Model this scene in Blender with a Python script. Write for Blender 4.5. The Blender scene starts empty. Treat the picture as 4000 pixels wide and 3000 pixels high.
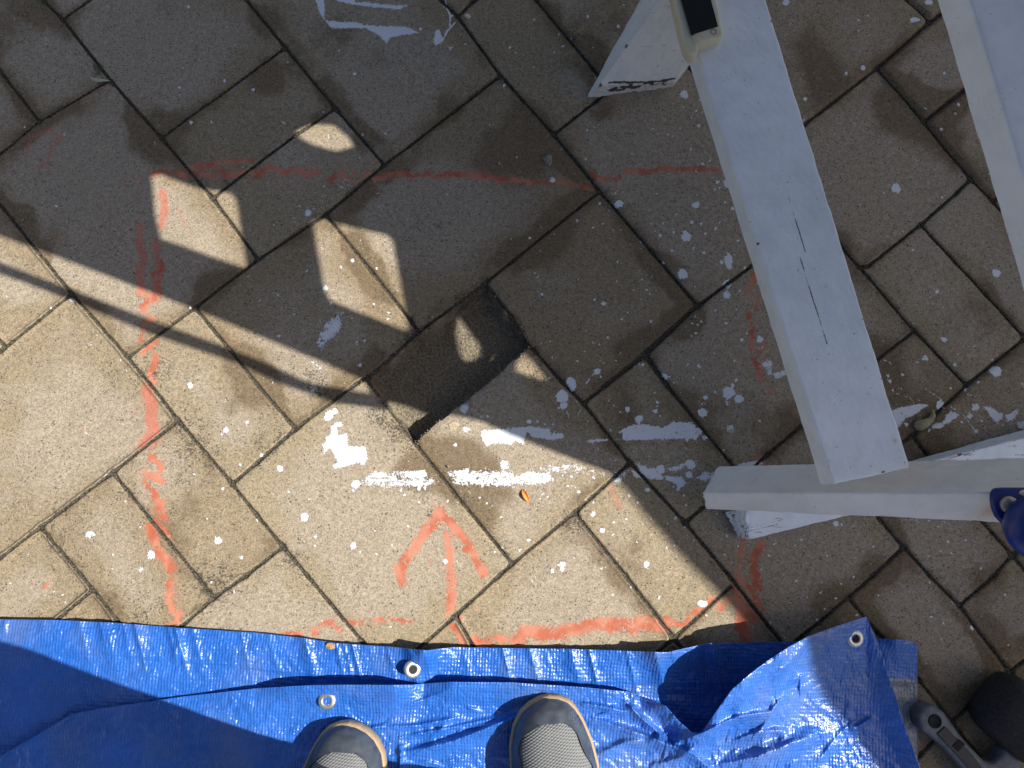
import bpy, bmesh, math, random
import numpy as np
from mathutils import Vector

# ------------------------------------------------------------ camera, sky, sun
sc = bpy.context.scene
COL = sc.collection
F, H, TILT = 2773.0, 1.027, math.radians(8.2)      # focal length in photo pixels, camera height, forward tilt
ct, st = math.cos(TILT), math.sin(TILT)
cam_d = bpy.data.cameras.new('camera'); cam = bpy.data.objects.new('camera', cam_d); COL.objects.link(cam)
cam.location = (0, 0, H); cam.rotation_euler = (TILT, 0, 0)
cam_d.sensor_width = 36; cam_d.sensor_fit = 'HORIZONTAL'; cam_d.lens = 36 * F / 4000
cam_d.clip_start = 0.02; cam_d.clip_end = 500
cam_d.dof.use_dof = True; cam_d.dof.focus_distance = 1.03; cam_d.dof.aperture_fstop = 18
sc.camera = cam

SX, SY = -0.84, 0.10                               # ground shift of a shadow per metre of height
w = bpy.data.worlds.new('World'); sc.world = w; w.use_nodes = True
nt = w.node_tree; bg = nt.nodes['Background']
sky = nt.nodes.new('ShaderNodeTexSky'); sky.sky_type = 'NISHITA'; sky.sun_disc = False
sky.sun_elevation = math.atan2(1, math.hypot(SX, SY)); sky.sun_rotation = math.atan2(-SX, -SY)
nt.links.new(sky.outputs[0], bg.inputs[0]); bg.inputs[1].default_value = 0.068; sky.dust_density = 2.5
sd = bpy.data.lights.new('sun', 'SUN'); sun = bpy.data.objects.new('sun', sd); COL.objects.link(sun)
sd.energy = 5.0; sd.angle = math.radians(0.34); sd.color = (1.0, 0.94, 0.83)
sun.rotation_euler = Vector((SX, SY, -1)).to_track_quat('-Z', 'Y').to_euler()
sun.location = (3, -0.4, 4)
sc.view_settings.view_transform = 'Standard'; sc.view_settings.look = 'None'
sc.view_settings.exposure = 0.52; sc.view_settings.gamma = 1

rng = np.random.default_rng(7); random.seed(7)

# ------------------------------------------------------------ helpers
def W(u, v, z=0.0):
    """photo position (4000x3000) at height z -> world x, y"""
    x = (np.asarray(u, float) - 2000) / F; y = -(np.asarray(v, float) - 1500) / F
    yy = y * ct + st; zz = y * st - ct
    s = (H - z) / (-zz)
    return x * s, yy * s
def W3(u, v, z=0.0):
    x, y = W(u, v, z); return Vector((float(x), float(y), float(z)))

def tag(o, label=None, cat=None, group=None, kind=None):
    for k, v in (('label', label), ('category', cat), ('group', group), ('kind', kind)):
        if v: o[k] = v
    return o
def empty(name, loc, label, cat, rz=0, group=None):
    o = bpy.data.objects.new(name, None); COL.objects.link(o); o.location = loc; o.rotation_euler = (0, 0, rz)
    return tag(o, label, cat, group)
def link(name, me, mats=(), parent=None, smooth=True):
    o = bpy.data.objects.new(name, me); COL.objects.link(o)
    for m in (mats if isinstance(mats, (list, tuple)) else [mats]): me.materials.append(m)
    if smooth:
        me.polygons.foreach_set('use_smooth', np.ones(len(me.polygons), bool))
    if parent: 
        o.parent = parent
        bpy_inv = parent.matrix_basis.inverted() if parent.parent is None else (parent.parent.matrix_basis @ parent.matrix_parent_inverse @ parent.matrix_basis).inverted()
        o.matrix_parent_inverse = bpy_inv
    return o
def from_arrays(name, V, Q):
    me = bpy.data.meshes.new(name)
    V = np.asarray(V, np.float32); Q = np.asarray(Q, np.int32)
    me.vertices.add(len(V)); me.vertices.foreach_set('co', V.ravel())
    n = Q.shape[1]
    me.loops.add(Q.size); me.loops.foreach_set('vertex_index', Q.ravel())
    me.polygons.add(len(Q)); me.polygons.foreach_set('loop_start', np.arange(0, Q.size, n, dtype=np.int32))
    me.update(calc_edges=True); me.validate()
    return me
def attr(me, name, A):
    a = me.attributes.new(name, 'FLOAT_COLOR', 'POINT'); a.data.foreach_set('color', np.asarray(A, np.float32).ravel())

def vnoise(x, y, scale, seed=0):
    """smooth value noise, feature size = scale metres"""
    r = np.random.default_rng(seed); T = r.random((256, 256))
    a = np.asarray(x) / scale + 100.3; b = np.asarray(y) / scale + 100.7
    i = np.floor(a).astype(int); j = np.floor(b).astype(int); fa = a - i; fb = b - j
    fa = fa * fa * (3 - 2 * fa); fb = fb * fb * (3 - 2 * fb)
    i0, i1, j0, j1 = i % 256, (i + 1) % 256, j % 256, (j + 1) % 256
    return (T[i0, j0] * (1 - fa) * (1 - fb) + T[i1, j0] * fa * (1 - fb) + T[i0, j1] * (1 - fa) * fb + T[i1, j1] * fa * fb)
def fbm(x, y, scale, seed=0, oct=3):
    s = 0; a = 1; t = 0
    for k in range(oct):
        s = s + a * vnoise(x, y, scale / 2 ** k, seed + k); t += a; a *= .5
    return s / t
def sstep(a, b, x):
    t = np.clip((x - a) / (b - a), 0, 1); return t * t * (3 - 2 * t)
def seg_dist(X, Y, ax, ay, bx, by):
    dx, dy = bx - ax, by - ay; L = dx * dx + dy * dy + 1e-12
    t = np.clip(((X - ax) * dx + (Y - ay) * dy) / L, 0, 1)
    return np.hypot(X - ax - t * dx, Y - ay - t * dy)
def poly_sd(X, Y, P):
    d = np.full(X.shape, 1e9); ins = np.zeros(X.shape, bool)
    for k in range(len(P)):
        (ax, ay), (bx, by) = P[k - 1], P[k]
        d = np.minimum(d, seg_dist(X, Y, ax, ay, bx, by))
        c = ((ay > Y) != (by > Y)) & (X < (bx - ax) * (Y - ay) / (by - ay + 1e-15) + ax)
        ins ^= c
    return np.where(ins, -d, d)
def T(n, pts):
    """positions read in enlargement n (1..16, row by row) -> photo pixels; radii scale too"""
    ox, oy = ((n - 1) % 4) * 1000, ((n - 1) // 4) * 750
    return [(ox + p[0] * .452, oy + p[1] * .452) + tuple(q * .452 if i == 0 else q for i, q in enumerate(p[2:])) for p in pts]

# ------------------------------------------------------------ node helper
class NT:
    def __init__(s, name, rough=.6, spec=.4):
        s.m = bpy.data.materials.new(name); s.m.use_nodes = True; s.t = s.m.node_tree
        s.b = s.t.nodes['Principled BSDF']; s.b.inputs['Roughness'].default_value = rough
        s.b.inputs['Specular IOR Level'].default_value = spec
        s.tc = s.t.nodes.new('ShaderNodeTexCoord').outputs['Object']
    def n(s, t, **k):
        o = s.t.nodes.new(t)
        for a, v in k.items(): setattr(o, a, v)
        return o
    def put(s, sock, v):
        if hasattr(v, 'is_linked') or isinstance(v, bpy.types.NodeSocket): s.t.links.new(v, sock)
        elif isinstance(v, (tuple, list)) and len(v) == 3 and sock.type == 'RGBA': sock.default_value = (*v, 1)
        else: sock.default_value = v
    def math(s, op, a, b=0.0, c=None, clamp=False):
        o = s.n('ShaderNodeMath', operation=op, use_clamp=clamp); s.put(o.inputs[0], a); s.put(o.inputs[1], b)
        if c is not None: s.put(o.inputs[2], c)
        return o.outputs[0]
    def noise(s, scale, detail=2, rough=.5, vec=None, dist=0):
        o = s.n('ShaderNodeTexNoise'); o.inputs['Scale'].default_value = scale; o.inputs['Detail'].default_value = detail
        o.inputs['Roughness'].default_value = rough; o.inputs['Distortion'].default_value = dist
        s.put(o.inputs['Vector'], vec if vec is not None else s.tc); return o.outputs[0]
    def voro(s, scale, vec=None, feature='F1'):
        o = s.n('ShaderNodeTexVoronoi', feature=feature); o.inputs['Scale'].default_value = scale
        s.put(o.inputs['Vector'], vec if vec is not None else s.tc); return o
    def mapping(s, scale=(1, 1, 1), rot=(0, 0, 0)):
        o = s.n('ShaderNodeMapping'); o.inputs['Scale'].default_value = scale; o.inputs['Rotation'].default_value = rot
        s.put(o.inputs[0], s.tc); return o.outputs[0]
    def ramp(s, x, a, b, lo=0.0, hi=1.0):
        o = s.n('ShaderNodeMapRange', interpolation_type='SMOOTHSTEP'); s.put(o.inputs[0], x)
        o.inputs[1].default_value = a; o.inputs[2].default_value = b; o.inputs[3].default_value = lo; o.inputs[4].default_value = hi
        return o.outputs[0]
    def mix(s, f, a, b, mode='MIX'):
        o = s.n('ShaderNodeMix', data_type='RGBA', blend_type=mode); s.put(o.inputs[0], f); s.put(o.inputs[6], a); s.put(o.inputs[7], b)
        return o.outputs[2]
    def attr(s, name):
        o = s.n('ShaderNodeAttribute', attribute_name=name); sp = s.n('ShaderNodeSeparateColor'); s.t.links.new(o.outputs['Color'], sp.inputs[0])
        return sp.outputs[0], sp.outputs[1], sp.outputs[2], o.outputs['Alpha']
    def bump(s, h, strength=.3, dist=.001, normal=None):
        o = s.n('ShaderNodeBump'); o.inputs['Strength'].default_value = strength; o.inputs['Distance'].default_value = dist
        s.put(o.inputs['Height'], h)
        if normal is not None: s.put(o.inputs['Normal'], normal)
        return o.outputs[0]
    def out(s, col=None, normal=None, rough=None):
        if col is not None: s.put(s.b.inputs['Base Color'], col)
        if normal is not None: s.put(s.b.inputs['Normal'], normal)
        if rough is not None: s.put(s.b.inputs['Roughness'], rough)
        return s.m

# ------------------------------------------------------------ materials
TAN, PALE, BROWN = (.315, .262, .182), (.35, .30, .238), (.165, .122, .076)
def stone_core(m, slab, pale, brown):
    """shared slab colour: cement body, bleached middles, browned rims, grit"""
    col = m.mix(slab, TAN, (.268, .213, .142))
    pn = m.noise(9, 3, .6); bn = m.noise(14, 4, .6)
    col = m.mix(m.math('MULTIPLY', m.ramp(m.math('ADD', pale, m.math('MULTIPLY', pn, .5)), .52, .92), .85), col, PALE)
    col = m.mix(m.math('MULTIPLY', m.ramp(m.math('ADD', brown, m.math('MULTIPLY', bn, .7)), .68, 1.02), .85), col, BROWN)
    g1 = m.noise(430, 3, .8); g2 = m.noise(160, 3, .6)
    col = m.mix(1.0, col, m.mix(m.ramp(g1, .34, .66), (.68, .68, .69), (1.25, 1.24, 1.22)), 'MULTIPLY')
    col = m.mix(1.0, col, m.mix(m.ramp(g2, .3, .7), (.86, .86, .86), (1.12, 1.12, 1.12)), 'MULTIPLY')
    v = m.voro(190)
    col = m.mix(m.math('MULTIPLY', m.ramp(v.outputs['Distance'], .14, .30, .85, 0), m.ramp(m.noise(75, 2, .7), .44, .60)), col, (.05, .045, .04))
    v2 = m.voro(170)
    col = m.mix(m.math('MULTIPLY', m.ramp(v2.outputs['Distance'], .07, .17, 1, 0), m.ramp(m.noise(60, 1, vec=m.mapping((1, 1.1, 1))), .52, .7)), col, (.6, .57, .52))
    return col, g1, g2

def mat_paving():
    m = NT('weathered_concrete', .88, .22)
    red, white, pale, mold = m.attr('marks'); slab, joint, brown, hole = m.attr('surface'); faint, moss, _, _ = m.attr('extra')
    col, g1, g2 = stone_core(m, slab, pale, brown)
    # black lichen specks where the mask allows
    mn = m.noise(330, 3, .8); mn2 = m.noise(70, 3, .7)
    k = m.math('ADD', m.math('MULTIPLY', mold, .30), m.math('ADD', m.math('MULTIPLY', mn, 1.05), m.math('MULTIPLY', mn2, .50)))
    col = m.mix(m.math('MULTIPLY', m.ramp(k, .965, 1.06), .82), col, (.045, .042, .038))
    col = m.mix(m.math('MULTIPLY', m.ramp(m.math('ADD', moss, m.math('MULTIPLY', m.math('SUBTRACT', m.noise(130, 3, .7), .5), 1.1)), .40, .75), .75), col, (.06, .062, .026))
    # washed-out red chalk, then solid red marking paint
    fn = m.math('ADD', faint, m.math('MULTIPLY', m.math('SUBTRACT', m.noise(60, 4, .7), .5), .7))
    col = m.mix(m.math('MULTIPLY', m.ramp(fn, .25, .9), .62), col, (.50, .13, .085))
    rn = m.math('ADD', m.math('MULTIPLY', m.math('SUBTRACT', m.noise(105, 3, .65, dist=1.4), .55), 2.9), m.math('MULTIPLY', m.math('SUBTRACT', m.noise(420, 2, .6), .5), .45))
    rf = m.ramp(m.math('ADD', red, rn), .46, .56)
    col = m.mix(m.math('MULTIPLY', rf, .86), col, m.mix(m.ramp(m.noise(30, 2), .4, .6), (.43, .105, .058), (.54, .205, .135)))
    # sandy joints, hole floor
    jn = m.math('ADD', joint, m.math('MULTIPLY', m.math('SUBTRACT', m.noise(260, 3, .7), .5), .8))
    col = m.mix(m.ramp(jn, .40, .54), col, m.mix(m.ramp(m.noise(420, 2, .7), .4, .62), (.024, .022, .018), (.12, .105, .078)))
    fl = m.mix(m.ramp(m.noise(300, 3, .7), .35, .65), (.12, .105, .078), (.28, .24, .175))
    col = m.mix(hole, col, fl)
    wn = m.math('ADD', m.math('MULTIPLY', m.math('SUBTRACT', m.noise(110, 3, .7), .53), 1.3), m.math('MULTIPLY', m.math('SUBTRACT', m.noise(430, 3, .75), .55), 1.5))
    wf = m.ramp(m.math('ADD', white, wn), .40, .56)
    col = m.mix(m.math('MULTIPLY', wf, .96), col, (.68, .73, .80))
    hgt = m.math('ADD', m.math('MULTIPLY', g1, .5), m.math('MULTIPLY', g2, .6))
    hgt = m.math('MULTIPLY', hgt, m.math('ADD', m.math('MULTIPLY', wf, -.6), 1.0))
    hgt = m.math('ADD', hgt, m.math('MULTIPLY', m.math('MULTIPLY', hole, m.noise(170, 3, .7)), 4.5))
    hgt = m.math('ADD', hgt, m.math('MULTIPLY', wf, .5))
    nrm = m.bump(hgt, .9, .0011)
    return m.out(col, nrm, m.math('ADD', m.math('MULTIPLY', wf, -.35), .88))
def mat_ground():
    m = NT('distant_paving', .9, .2)
    o = m.n('ShaderNodeTexBrick'); m.put(o.inputs['Vector'], m.mapping(rot=(0, 0, math.radians(-38))))
    o.inputs['Scale'].default_value = 1; o.inputs['Brick Width'].default_value = .30; o.inputs['Row Height'].default_value = .20
    o.inputs['Mortar Size'].default_value = .0035; o.inputs['Color1'].default_value = (*TAN, 1); o.inputs['Color2'].default_value = (.31, .26, .2, 1)
    o.inputs['Mortar'].default_value = (.04, .037, .03, 1)
    col = m.mix(1.0, o.outputs['Color'], m.mix(m.ramp(m.noise(620, 2, .7), .3, .7), (.75, .75, .75), (1.2, 1.2, 1.2)), 'MULTIPLY')
    col = m.mix(m.ramp(m.noise(7, 3), .5, .75), col, BROWN)
    return m.out(col, m.bump(m.noise(500, 3), .6, .001))

def mat_white_paint(name, axis=(1, 0, 0), wear=.0, tone=(.82, .88, .94)):
    """brush-painted timber; grain runs along axis"""
    m = NT(name, .42, .45)
    rz = math.atan2(axis[1], axis[0])
    vec = m.mapping((6, 90, 90), (0, 0, 0)); mp = vec.node
    mp.inputs['Rotation'].default_value = (0, 0, -rz)
    mp.vector_type = 'TEXTURE' if False else 'POINT'
    g = m.noise(4, 4, .65, vec=vec); g2 = m.noise(26, 3, .6)
    col = m.mix(m.ramp(g2, .35, .75), tone, tuple(c * .9 for c in tone))
    dirt = m.math('MULTIPLY', m.ramp(m.noise(330, 2, .6), .66, .74), m.ramp(m.noise(25, 2), .45, .65))
    col = m.mix(m.math('MULTIPLY', dirt, .8), col, (.16, .13, .10))
    if wear > 0:
        wr = m.math('ADD', g, m.math('MULTIPLY', m.noise(60, 3, .7), .35))
        wf = m.ramp(wr, .93 - wear * .25, .97 - wear * .25)
        col = m.mix(m.math('MULTIPLY', wf, .85), col, (.16, .125, .10))
    ck, stain, _, _ = m.attr('crack')
    col = m.mix(m.ramp(m.math('ADD', ck, m.math('MULTIPLY', m.math('SUBTRACT', m.noise(500, 2), .5), .5)), .45, .62), col, (.07, .06, .055))
    col = m.mix(m.math('MULTIPLY', stain, .8), col, (.62, .36, .12))
    return m.out(col, m.bump(g, .35, .0008))

def mat_simple(name, col, rough=.5, var=.15, scale=80, spec=.4, bump=.2, metal=0):
    m = NT(name, rough, spec); m.b.inputs['Metallic'].default_value = metal
    n = m.noise(scale, 4, .6)
    c = m.mix(m.ramp(n, .3, .7), tuple(x * (1 - var) for x in col), tuple(min(1, x * (1 + var)) for x in col))
    return m.out(c, m.bump(n, bump, .0006))

def mat_tarp(name, base, silver=False):
    m = NT(name, .34, .55)
    n1 = m.noise(16, 4, .6); n2 = m.noise(120, 3, .7)
    mp = m.mapping((1, 1, 1), (0, 0, math.radians(3)))
    sep = m.n('ShaderNodeSeparateXYZ'); 
    dis = m.n('ShaderNodeVectorMath', operation='ADD'); m.put(dis.inputs[0], mp)
    nn = m.n('ShaderNodeTexNoise'); nn.inputs['Scale'].default_value = 25; m.put(nn.inputs['Vector'], m.tc)
    sc_ = m.n('ShaderNodeVectorMath', operation='SCALE'); m.put(sc_.inputs[0], nn.outputs['Color']); sc_.inputs['Scale'].default_value = .006
    m.put(dis.inputs[1], sc_.outputs[0]); m.put(sep.inputs[0], dis.outputs[0])
    wx = m.math('SINE', m.math('MULTIPLY', sep.outputs[0], 2 * math.pi / .0042))
    wy = m.math('SINE', m.math('MULTIPLY', sep.outputs[1], 2 * math.pi / .0052))
    wv = m.math('ADD', m.math('MULTIPLY', wx, .6), m.math('MULTIPLY', wy, .45))
    col = m.mix(m.ramp(n1, .3, .75), base, tuple(min(1, c * 1.25 + .004) for c in base))
    line = m.math('MULTIPLY', m.ramp(wx, .80, 1.0), m.ramp(m.noise(70, 3, .7), .42, .66))
    col = m.mix(m.math('MULTIPLY', line, .6), col, (.12, .30, .80) if not silver else (.5, .5, .5))
    col = m.mix(m.math('MULTIPLY', m.ramp(m.noise(420, 2, .6), .68, .76), .5), col, (.40, .42, .45))
    col = m.mix(m.math('MULTIPLY', m.ramp(m.noise(7, 4, .7), .46, .74), .42), col, (.17, .22, .34))
    # crumple: cellular creases at two sizes
    v = m.voro(95, feature='DISTANCE_TO_EDGE'); v2 = m.voro(38, feature='DISTANCE_TO_EDGE')
    cr = m.math('ADD', m.math('MINIMUM', v.outputs['Distance'], .25), m.math('MULTIPLY', m.math('MINIMUM', v2.outputs['Distance'], .2), 1.6))
    b1 = m.bump(cr, .45, .003)
    b2 = m.bump(n2, .5, .0022, b1)
    b3 = m.bump(wv, .6, .0005, b2)
    m.b.inputs['Coat Weight'].default_value = .45; m.b.inputs['Coat Roughness'].default_value = .16
    m.put(m.b.inputs['Coat Normal'], b2)
    return m.out(col, b3, m.ramp(n1, .3, .7, .24, .40))

M = {}
M['paving'] = mat_paving(); M['ground'] = mat_ground()
M['tarp'] = mat_tarp('blue_polythene', (.017, .112, .47)); M['silver'] = mat_tarp('grey_polythene', (.20, .22, .27), True)
M['grommet'] = mat_simple('dull_aluminium', (.62, .61, .58), .38, .12, 200, .5, .15, .85)
M['sole'] = mat_simple('tan_rubber', (.42, .31, .19), .75, .12, 350, .3, .4)
M['bumper'] = mat_simple('slate_rubber', (.058, .072, .095), .42, .25, 60, .5, .2)
M['cream'] = mat_simple('cream_plastic', (.62, .58, .43), .42, .06, 90, .45, .1)
M['black'] = mat_simple('black_panel', (.006, .007, .009), .6, .1, 50, .25, .05)
M['blue_metal'] = mat_simple('blue_enamel', (.010, .03, .20), .3, .2, 60, .5, .15)
M['bolt'] = mat_simple('worn_steel', (.42, .37, .33), .4, .35, 180, .5, .4, .8)
M['grey_plastic'] = mat_simple('grey_plastic', (.13, .14, .155), .5, .25, 150, .4, .3)
M['dark_plastic'] = mat_simple('dark_plastic', (.03, .032, .036), .5, .25, 150, .4, .3)
M['rubber'] = mat_simple('black_rubber', (.018, .018, .020), .7, .4, 260, .3, .7)
M['leaf_green'] = mat_simple('pale_green_leaf', (.36, .43, .30), .6, .15, 120)
M['leaf_orange'] = mat_simple('orange_leaf', (.60, .25, .06), .6, .2, 120)
M['leaf_tan'] = mat_simple('tan_leaf', (.38, .25, .12), .7, .2, 120)
M['pod'] = mat_simple('dry_pod', (.30, .27, .17), .6, .3, 130, .4, .8)
M['chip'] = mat_simple('stone_chip', (.26, .235, .19), .9, .35, 240, .2, 1)
M['tan_chip'] = mat_simple('tan_chip', (.42, .34, .24), .9, .25, 240, .2, 1)
M['flake'] = mat_simple('paint_flake', (.66, .63, .52), .6, .2, 240, .3, .5)
M['cloth'] = mat_simple('dark_trousers', (.03, .035, .05), .9, .2, 90)
M['occluder'] = mat_simple('occluder_sheet', (.16, .12, .08), .6, .1, 30)
def mat_mesh():
    m = NT('grey_shoe_mesh', .8, .25)
    mp = m.mapping((1, 1, 1), (0, 0, math.radians(52))); sp = m.n('ShaderNodeSeparateXYZ'); m.put(sp.inputs[0], mp)
    mp2 = m.mapping((1, 1, 1), (0, 0, math.radians(10))); sp2 = m.n('ShaderNodeSeparateXYZ'); m.put(sp2.inputs[0], mp2)
    a = m.math('SINE', m.math('MULTIPLY', sp.outputs[0], 2 * math.pi / .0029)); b = m.math('SINE', m.math('MULTIPLY', sp2.outputs[1], 2 * math.pi / .0034))
    p = m.math('ADD', a, b)
    col = m.mix(m.ramp(p, -.9, .9), (.13, .145, .165), (.25, .252, .25))
    col = m.mix(m.math('MULTIPLY', m.ramp(m.noise(40, 3), .5, .8), .25), col, (.35, .34, .31))
    return m.out(col, m.bump(p, .6, .0005))
M['mesh'] = mat_mesh()

# ------------------------------------------------------------ paving: slabs, joints, hole and everything painted on them
SEGS = [  # joints, photo pixels
 [(100,-130),(167,0),(244,77),(429,312),(628,538),(827,772),(1003,1008)],
 [(244,72),(344,0),(520,-130)],
 [(-250,770),(0,597),(154,475),(412,318)], [(-220,20),(0,280),(151,472)],
 [(502,1392),(760,1202),(1003,1016),(1271,836),(1497,646),(1778,430),(1954,296)],
 [(880,-130),(962,0),(1113,185),(1307,420),(1502,645)],
 [(628,538),(1000,269),(1110,188)], [(827,774),(1158,524),(1307,425)],
 [(1271,838),(1450,1060),(1606,1255),(1632,1295)],
 [(1428,1478),(1630,1300),(1895,1103),(2000,1021),(2335,752)],
 [(1610,-140),(1723,0),(1787,63),(1954,292),(2163,524),(2343,746),(2547,985),(2724,1193)],
 [(1787,63),(1854,0),(2030,-130)],
 [(2163,524),(2330,393),(2710,110),(2850,0),(3020,-130)],
 [(1985,-130),(2095,0),(2316,267),(2388,350)],
 [(2610,185),(2723,294),(3000,620),(3294,971),(3393,1085),(3574,1292),(3775,1503)],
 [(2724,1197),(2940,1035),(3110,895)],
 [(2990,605),(3145,484),(3425,267),(3633,86),(3669,59),(3900,-130)], [(3425,267),(3610,475),(3791,696),(3881,786),(4200,1170)],
 [(3610,475),(3759,357),(4200,10)], [(3351,1044),(3393,1039),(3597,877),(3741,752),(3796,696)],
 [(3597,877),(3850,1148),(4000,1315),(4220,1570)], [(3420,-130),(3542,0),(3636,88)],
 [(3881,786),(4200,540)],
 [(3565,1700),(3786,1498),(4000,1326),(4220,1150)],
 [(2280,1575),(2371,1500),(2520,1383),(2719,1197)],
 [(2674,2044),(2741,1988),(2877,1880),(3000,1776),(3127,1667),(3425,1405),(3574,1292)],
 [(2065,1350),(2090,1372),(2194,1491),(2280,1577),(2461,1807),(2678,2044),(2855,2258),(3000,2444),(3320,2830),(3560,3120)],
 [(1895,1103),(2000,1238),(2065,1350)],
 [(2520,1385),(2601,1500),(2877,1835),(2905,1860)],
 [(3150,1648),(3443,2033),(3529,2136),(3633,2250),(3750,2368),(3940,2621),(4000,2680),(4200,2900)],
 [(3565,1700),(3615,1767),(3841,2042),(3954,2169),(4200,2450)],
 [(2900,2690),(3113,2508),(3312,2336),(3411,2250),(3529,2141)],
 [(3314,2336),(3443,2490),(3588,2652),(3719,2822),(3960,3120)],
 [(3480,3060),(3597,2950),(3719,2822),(3787,2761),(3940,2628)],
 [(3750,2368),(3880,2255),(3954,2169),(4000,2132),(4220,1960)],
 [(3443,1790),(3565,1700)], [(3940,2628),(4220,2420)],
 [(-240,520),(0,804),(271,1139),(493,1392),(583,1500),(692,1642),(904,1889),(1000,2011),(1104,2137),(1199,2250),(1416,2512),(1900,3120)],
 [(271,1152),(0,1369),(-240,1560)], [(-100,1200),(14,1352)],
 [(692,1643),(438,1846),(154,2060),(0,2178),(-240,2370)],
 [(440,1848),(764,2250),(832,2336)], [(155,2060),(316,2250),(457,2431),(1000,3120)], [(350,2312),(226,2417),(-100,2700)],
 [(400,2690),(705,2449),(832,2336),(958,2250),(1104,2137)],
 [(906,1889),(1000,1809),(1154,1675),(1389,1500),(1430,1474)],
 [(762,1204),(900,1370),(1000,1500),(1154,1675)],
 [(1428,1478),(1619,1730),(1768,1920),(1995,2196)],
 [(1000,3100),(1660,2512),(1778,2406),(1949,2250),(1997,2207),(2244,2003),(2402,1862),(2461,1807)],
 [(2246,2004),(2443,2250),(2628,2490),(3100,3100)],
 [(2854,2293),(2626,2501),(2200,2880)], [(1780,2408),(1845,2521),(2300,3100)],
]
HOLE = [(1895,1110),(1430,1478),(1617,1732),(1700,1655),(1800,1580),(1905,1500),(2000,1408),(2066,1352)]
JW = 1.0  # overall joint width factor
X0, X1, Y0, Y1 = -.98, .98, -.52, .90
ANG = math.atan2(W(1954,298)[1] - W(502,1392)[1], W(1954,298)[0] - W(502,1392)[0])
E1 = np.array([math.cos(ANG), math.sin(ANG)]); E2 = np.array([-E1[1], E1[0]])
STEP = .0017
cs = [(x, y) for x in (X0, X1) for y in (Y0, Y1)]
a0 = min(x * E1[0] + y * E1[1] for x, y in cs); a1 = max(x * E1[0] + y * E1[1] for x, y in cs)
b0 = min(x * E2[0] + y * E2[1] for x, y in cs); b1 = max(x * E2[0] + y * E2[1] for x, y in cs)
NA, NB = int((a1 - a0) / STEP) + 1, int((b1 - b0) / STEP) + 1
AA, BB = np.meshgrid(a0 + STEP * np.arange(NA), b0 + STEP * np.arange(NB), indexing='ij')
GX = AA * E1[0] + BB * E2[0]; GY = AA * E1[1] + BB * E2[1]

def window(pts, margin):
    """grid window around world points"""
    a = [p[0] * E1[0] + p[1] * E1[1] for p in pts]; b = [p[0] * E2[0] + p[1] * E2[1] for p in pts]
    i0 = max(0, int((min(a) - margin - a0) / STEP)); i1 = min(NA, int((max(a) + margin - a0) / STEP) + 2)
    j0 = max(0, int((min(b) - margin - b0) / STEP)); j1 = min(NB, int((max(b) + margin - b0) / STEP) + 2)
    return (slice(i0, i1), slice(j0, j1)) if i1 > i0 and j1 > j0 else None
def wp(pts): return [tuple(float(c) for c in W(p[0], p[1])) for p in pts]
PX = 1 / 2700.0

sumexp = np.zeros_like(GX); K = .0035
for line in SEGS:
    P = wp(line)
    for p, q in zip(P[:-1], P[1:]):
        # short pieces so that windows stay small
        n = max(1, int(math.hypot(q[0] - p[0], q[1] - p[1]) / .12))
        for k in range(n):
            a = (p[0] + (q[0] - p[0]) * k / n, p[1] + (q[1] - p[1]) * k / n); b = (p[0] + (q[0] - p[0]) * (k + 1) / n, p[1] + (q[1] - p[1]) * (k + 1) / n)
            wd = window([a, b], .07)
            if wd:
                e = np.exp(-seg_dist(GX[wd], GY[wd], *a, *b) / K)
                sumexp[wd] = np.maximum(sumexp[wd], e) + .35 * np.minimum(sumexp[wd], e)
jd = np.where(sumexp > 1e-9, -K * np.log(np.maximum(sumexp, 1e-9)), .08)
jd = np.clip(jd, 0, .08)

# slab identity: flood fill on a coarse grid
st_ = 3; J = jd[::st_, ::st_] < .0042
lab = np.where(J, -1, 0).astype(np.int32); nx_, ny_ = lab.shape; cur = 0
L = lab.tolist()
for i in range(nx_):
    Li = L[i]
    for j in range(ny_):
        if Li[j] == 0:
            cur += 1; stack = [(i, j)]; L[i][j] = cur
            while stack:
                x, y = stack.pop()
                for nx2, ny2 in ((x + 1, y), (x - 1, y), (x, y + 1), (x, y - 1)):
                    if 0 <= nx2 < nx_ and 0 <= ny2 < ny_ and L[nx2][ny2] == 0:
                        L[nx2][ny2] = cur; stack.append((nx2, ny2))
lab = np.array(L, np.int32)
for _ in range(4):      # let every slab's number reach the middle of its joints
    for ax_, sh_ in ((0, 1), (0, -1), (1, 1), (1, -1)):
        nb = np.roll(lab, sh_, ax_); lab = np.where(lab <= 0, nb, lab)
ii = np.minimum(np.arange(NA) // st_, nx_ - 1); jj = np.minimum(np.arange(NB) // st_, ny_ - 1)
LAB = np.maximum(lab[np.ix_(ii, jj)], 0)
rs = np.random.default_rng(21); NL = cur + 2
s_tint = rs.random(NL); s_pale = rs.random(NL); s_h = rs.normal(0, .0007, NL); s_tx = rs.normal(0, .004, NL); s_ty = rs.normal(0, .004, NL)
cx_ = np.bincount(LAB.ravel(), GX.ravel(), NL) / np.maximum(1, np.bincount(LAB.ravel(), minlength=NL)); cy_ = np.bincount(LAB.ravel(), GY.ravel(), NL) / np.maximum(1, np.bincount(LAB.ravel(), minlength=NL))

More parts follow.
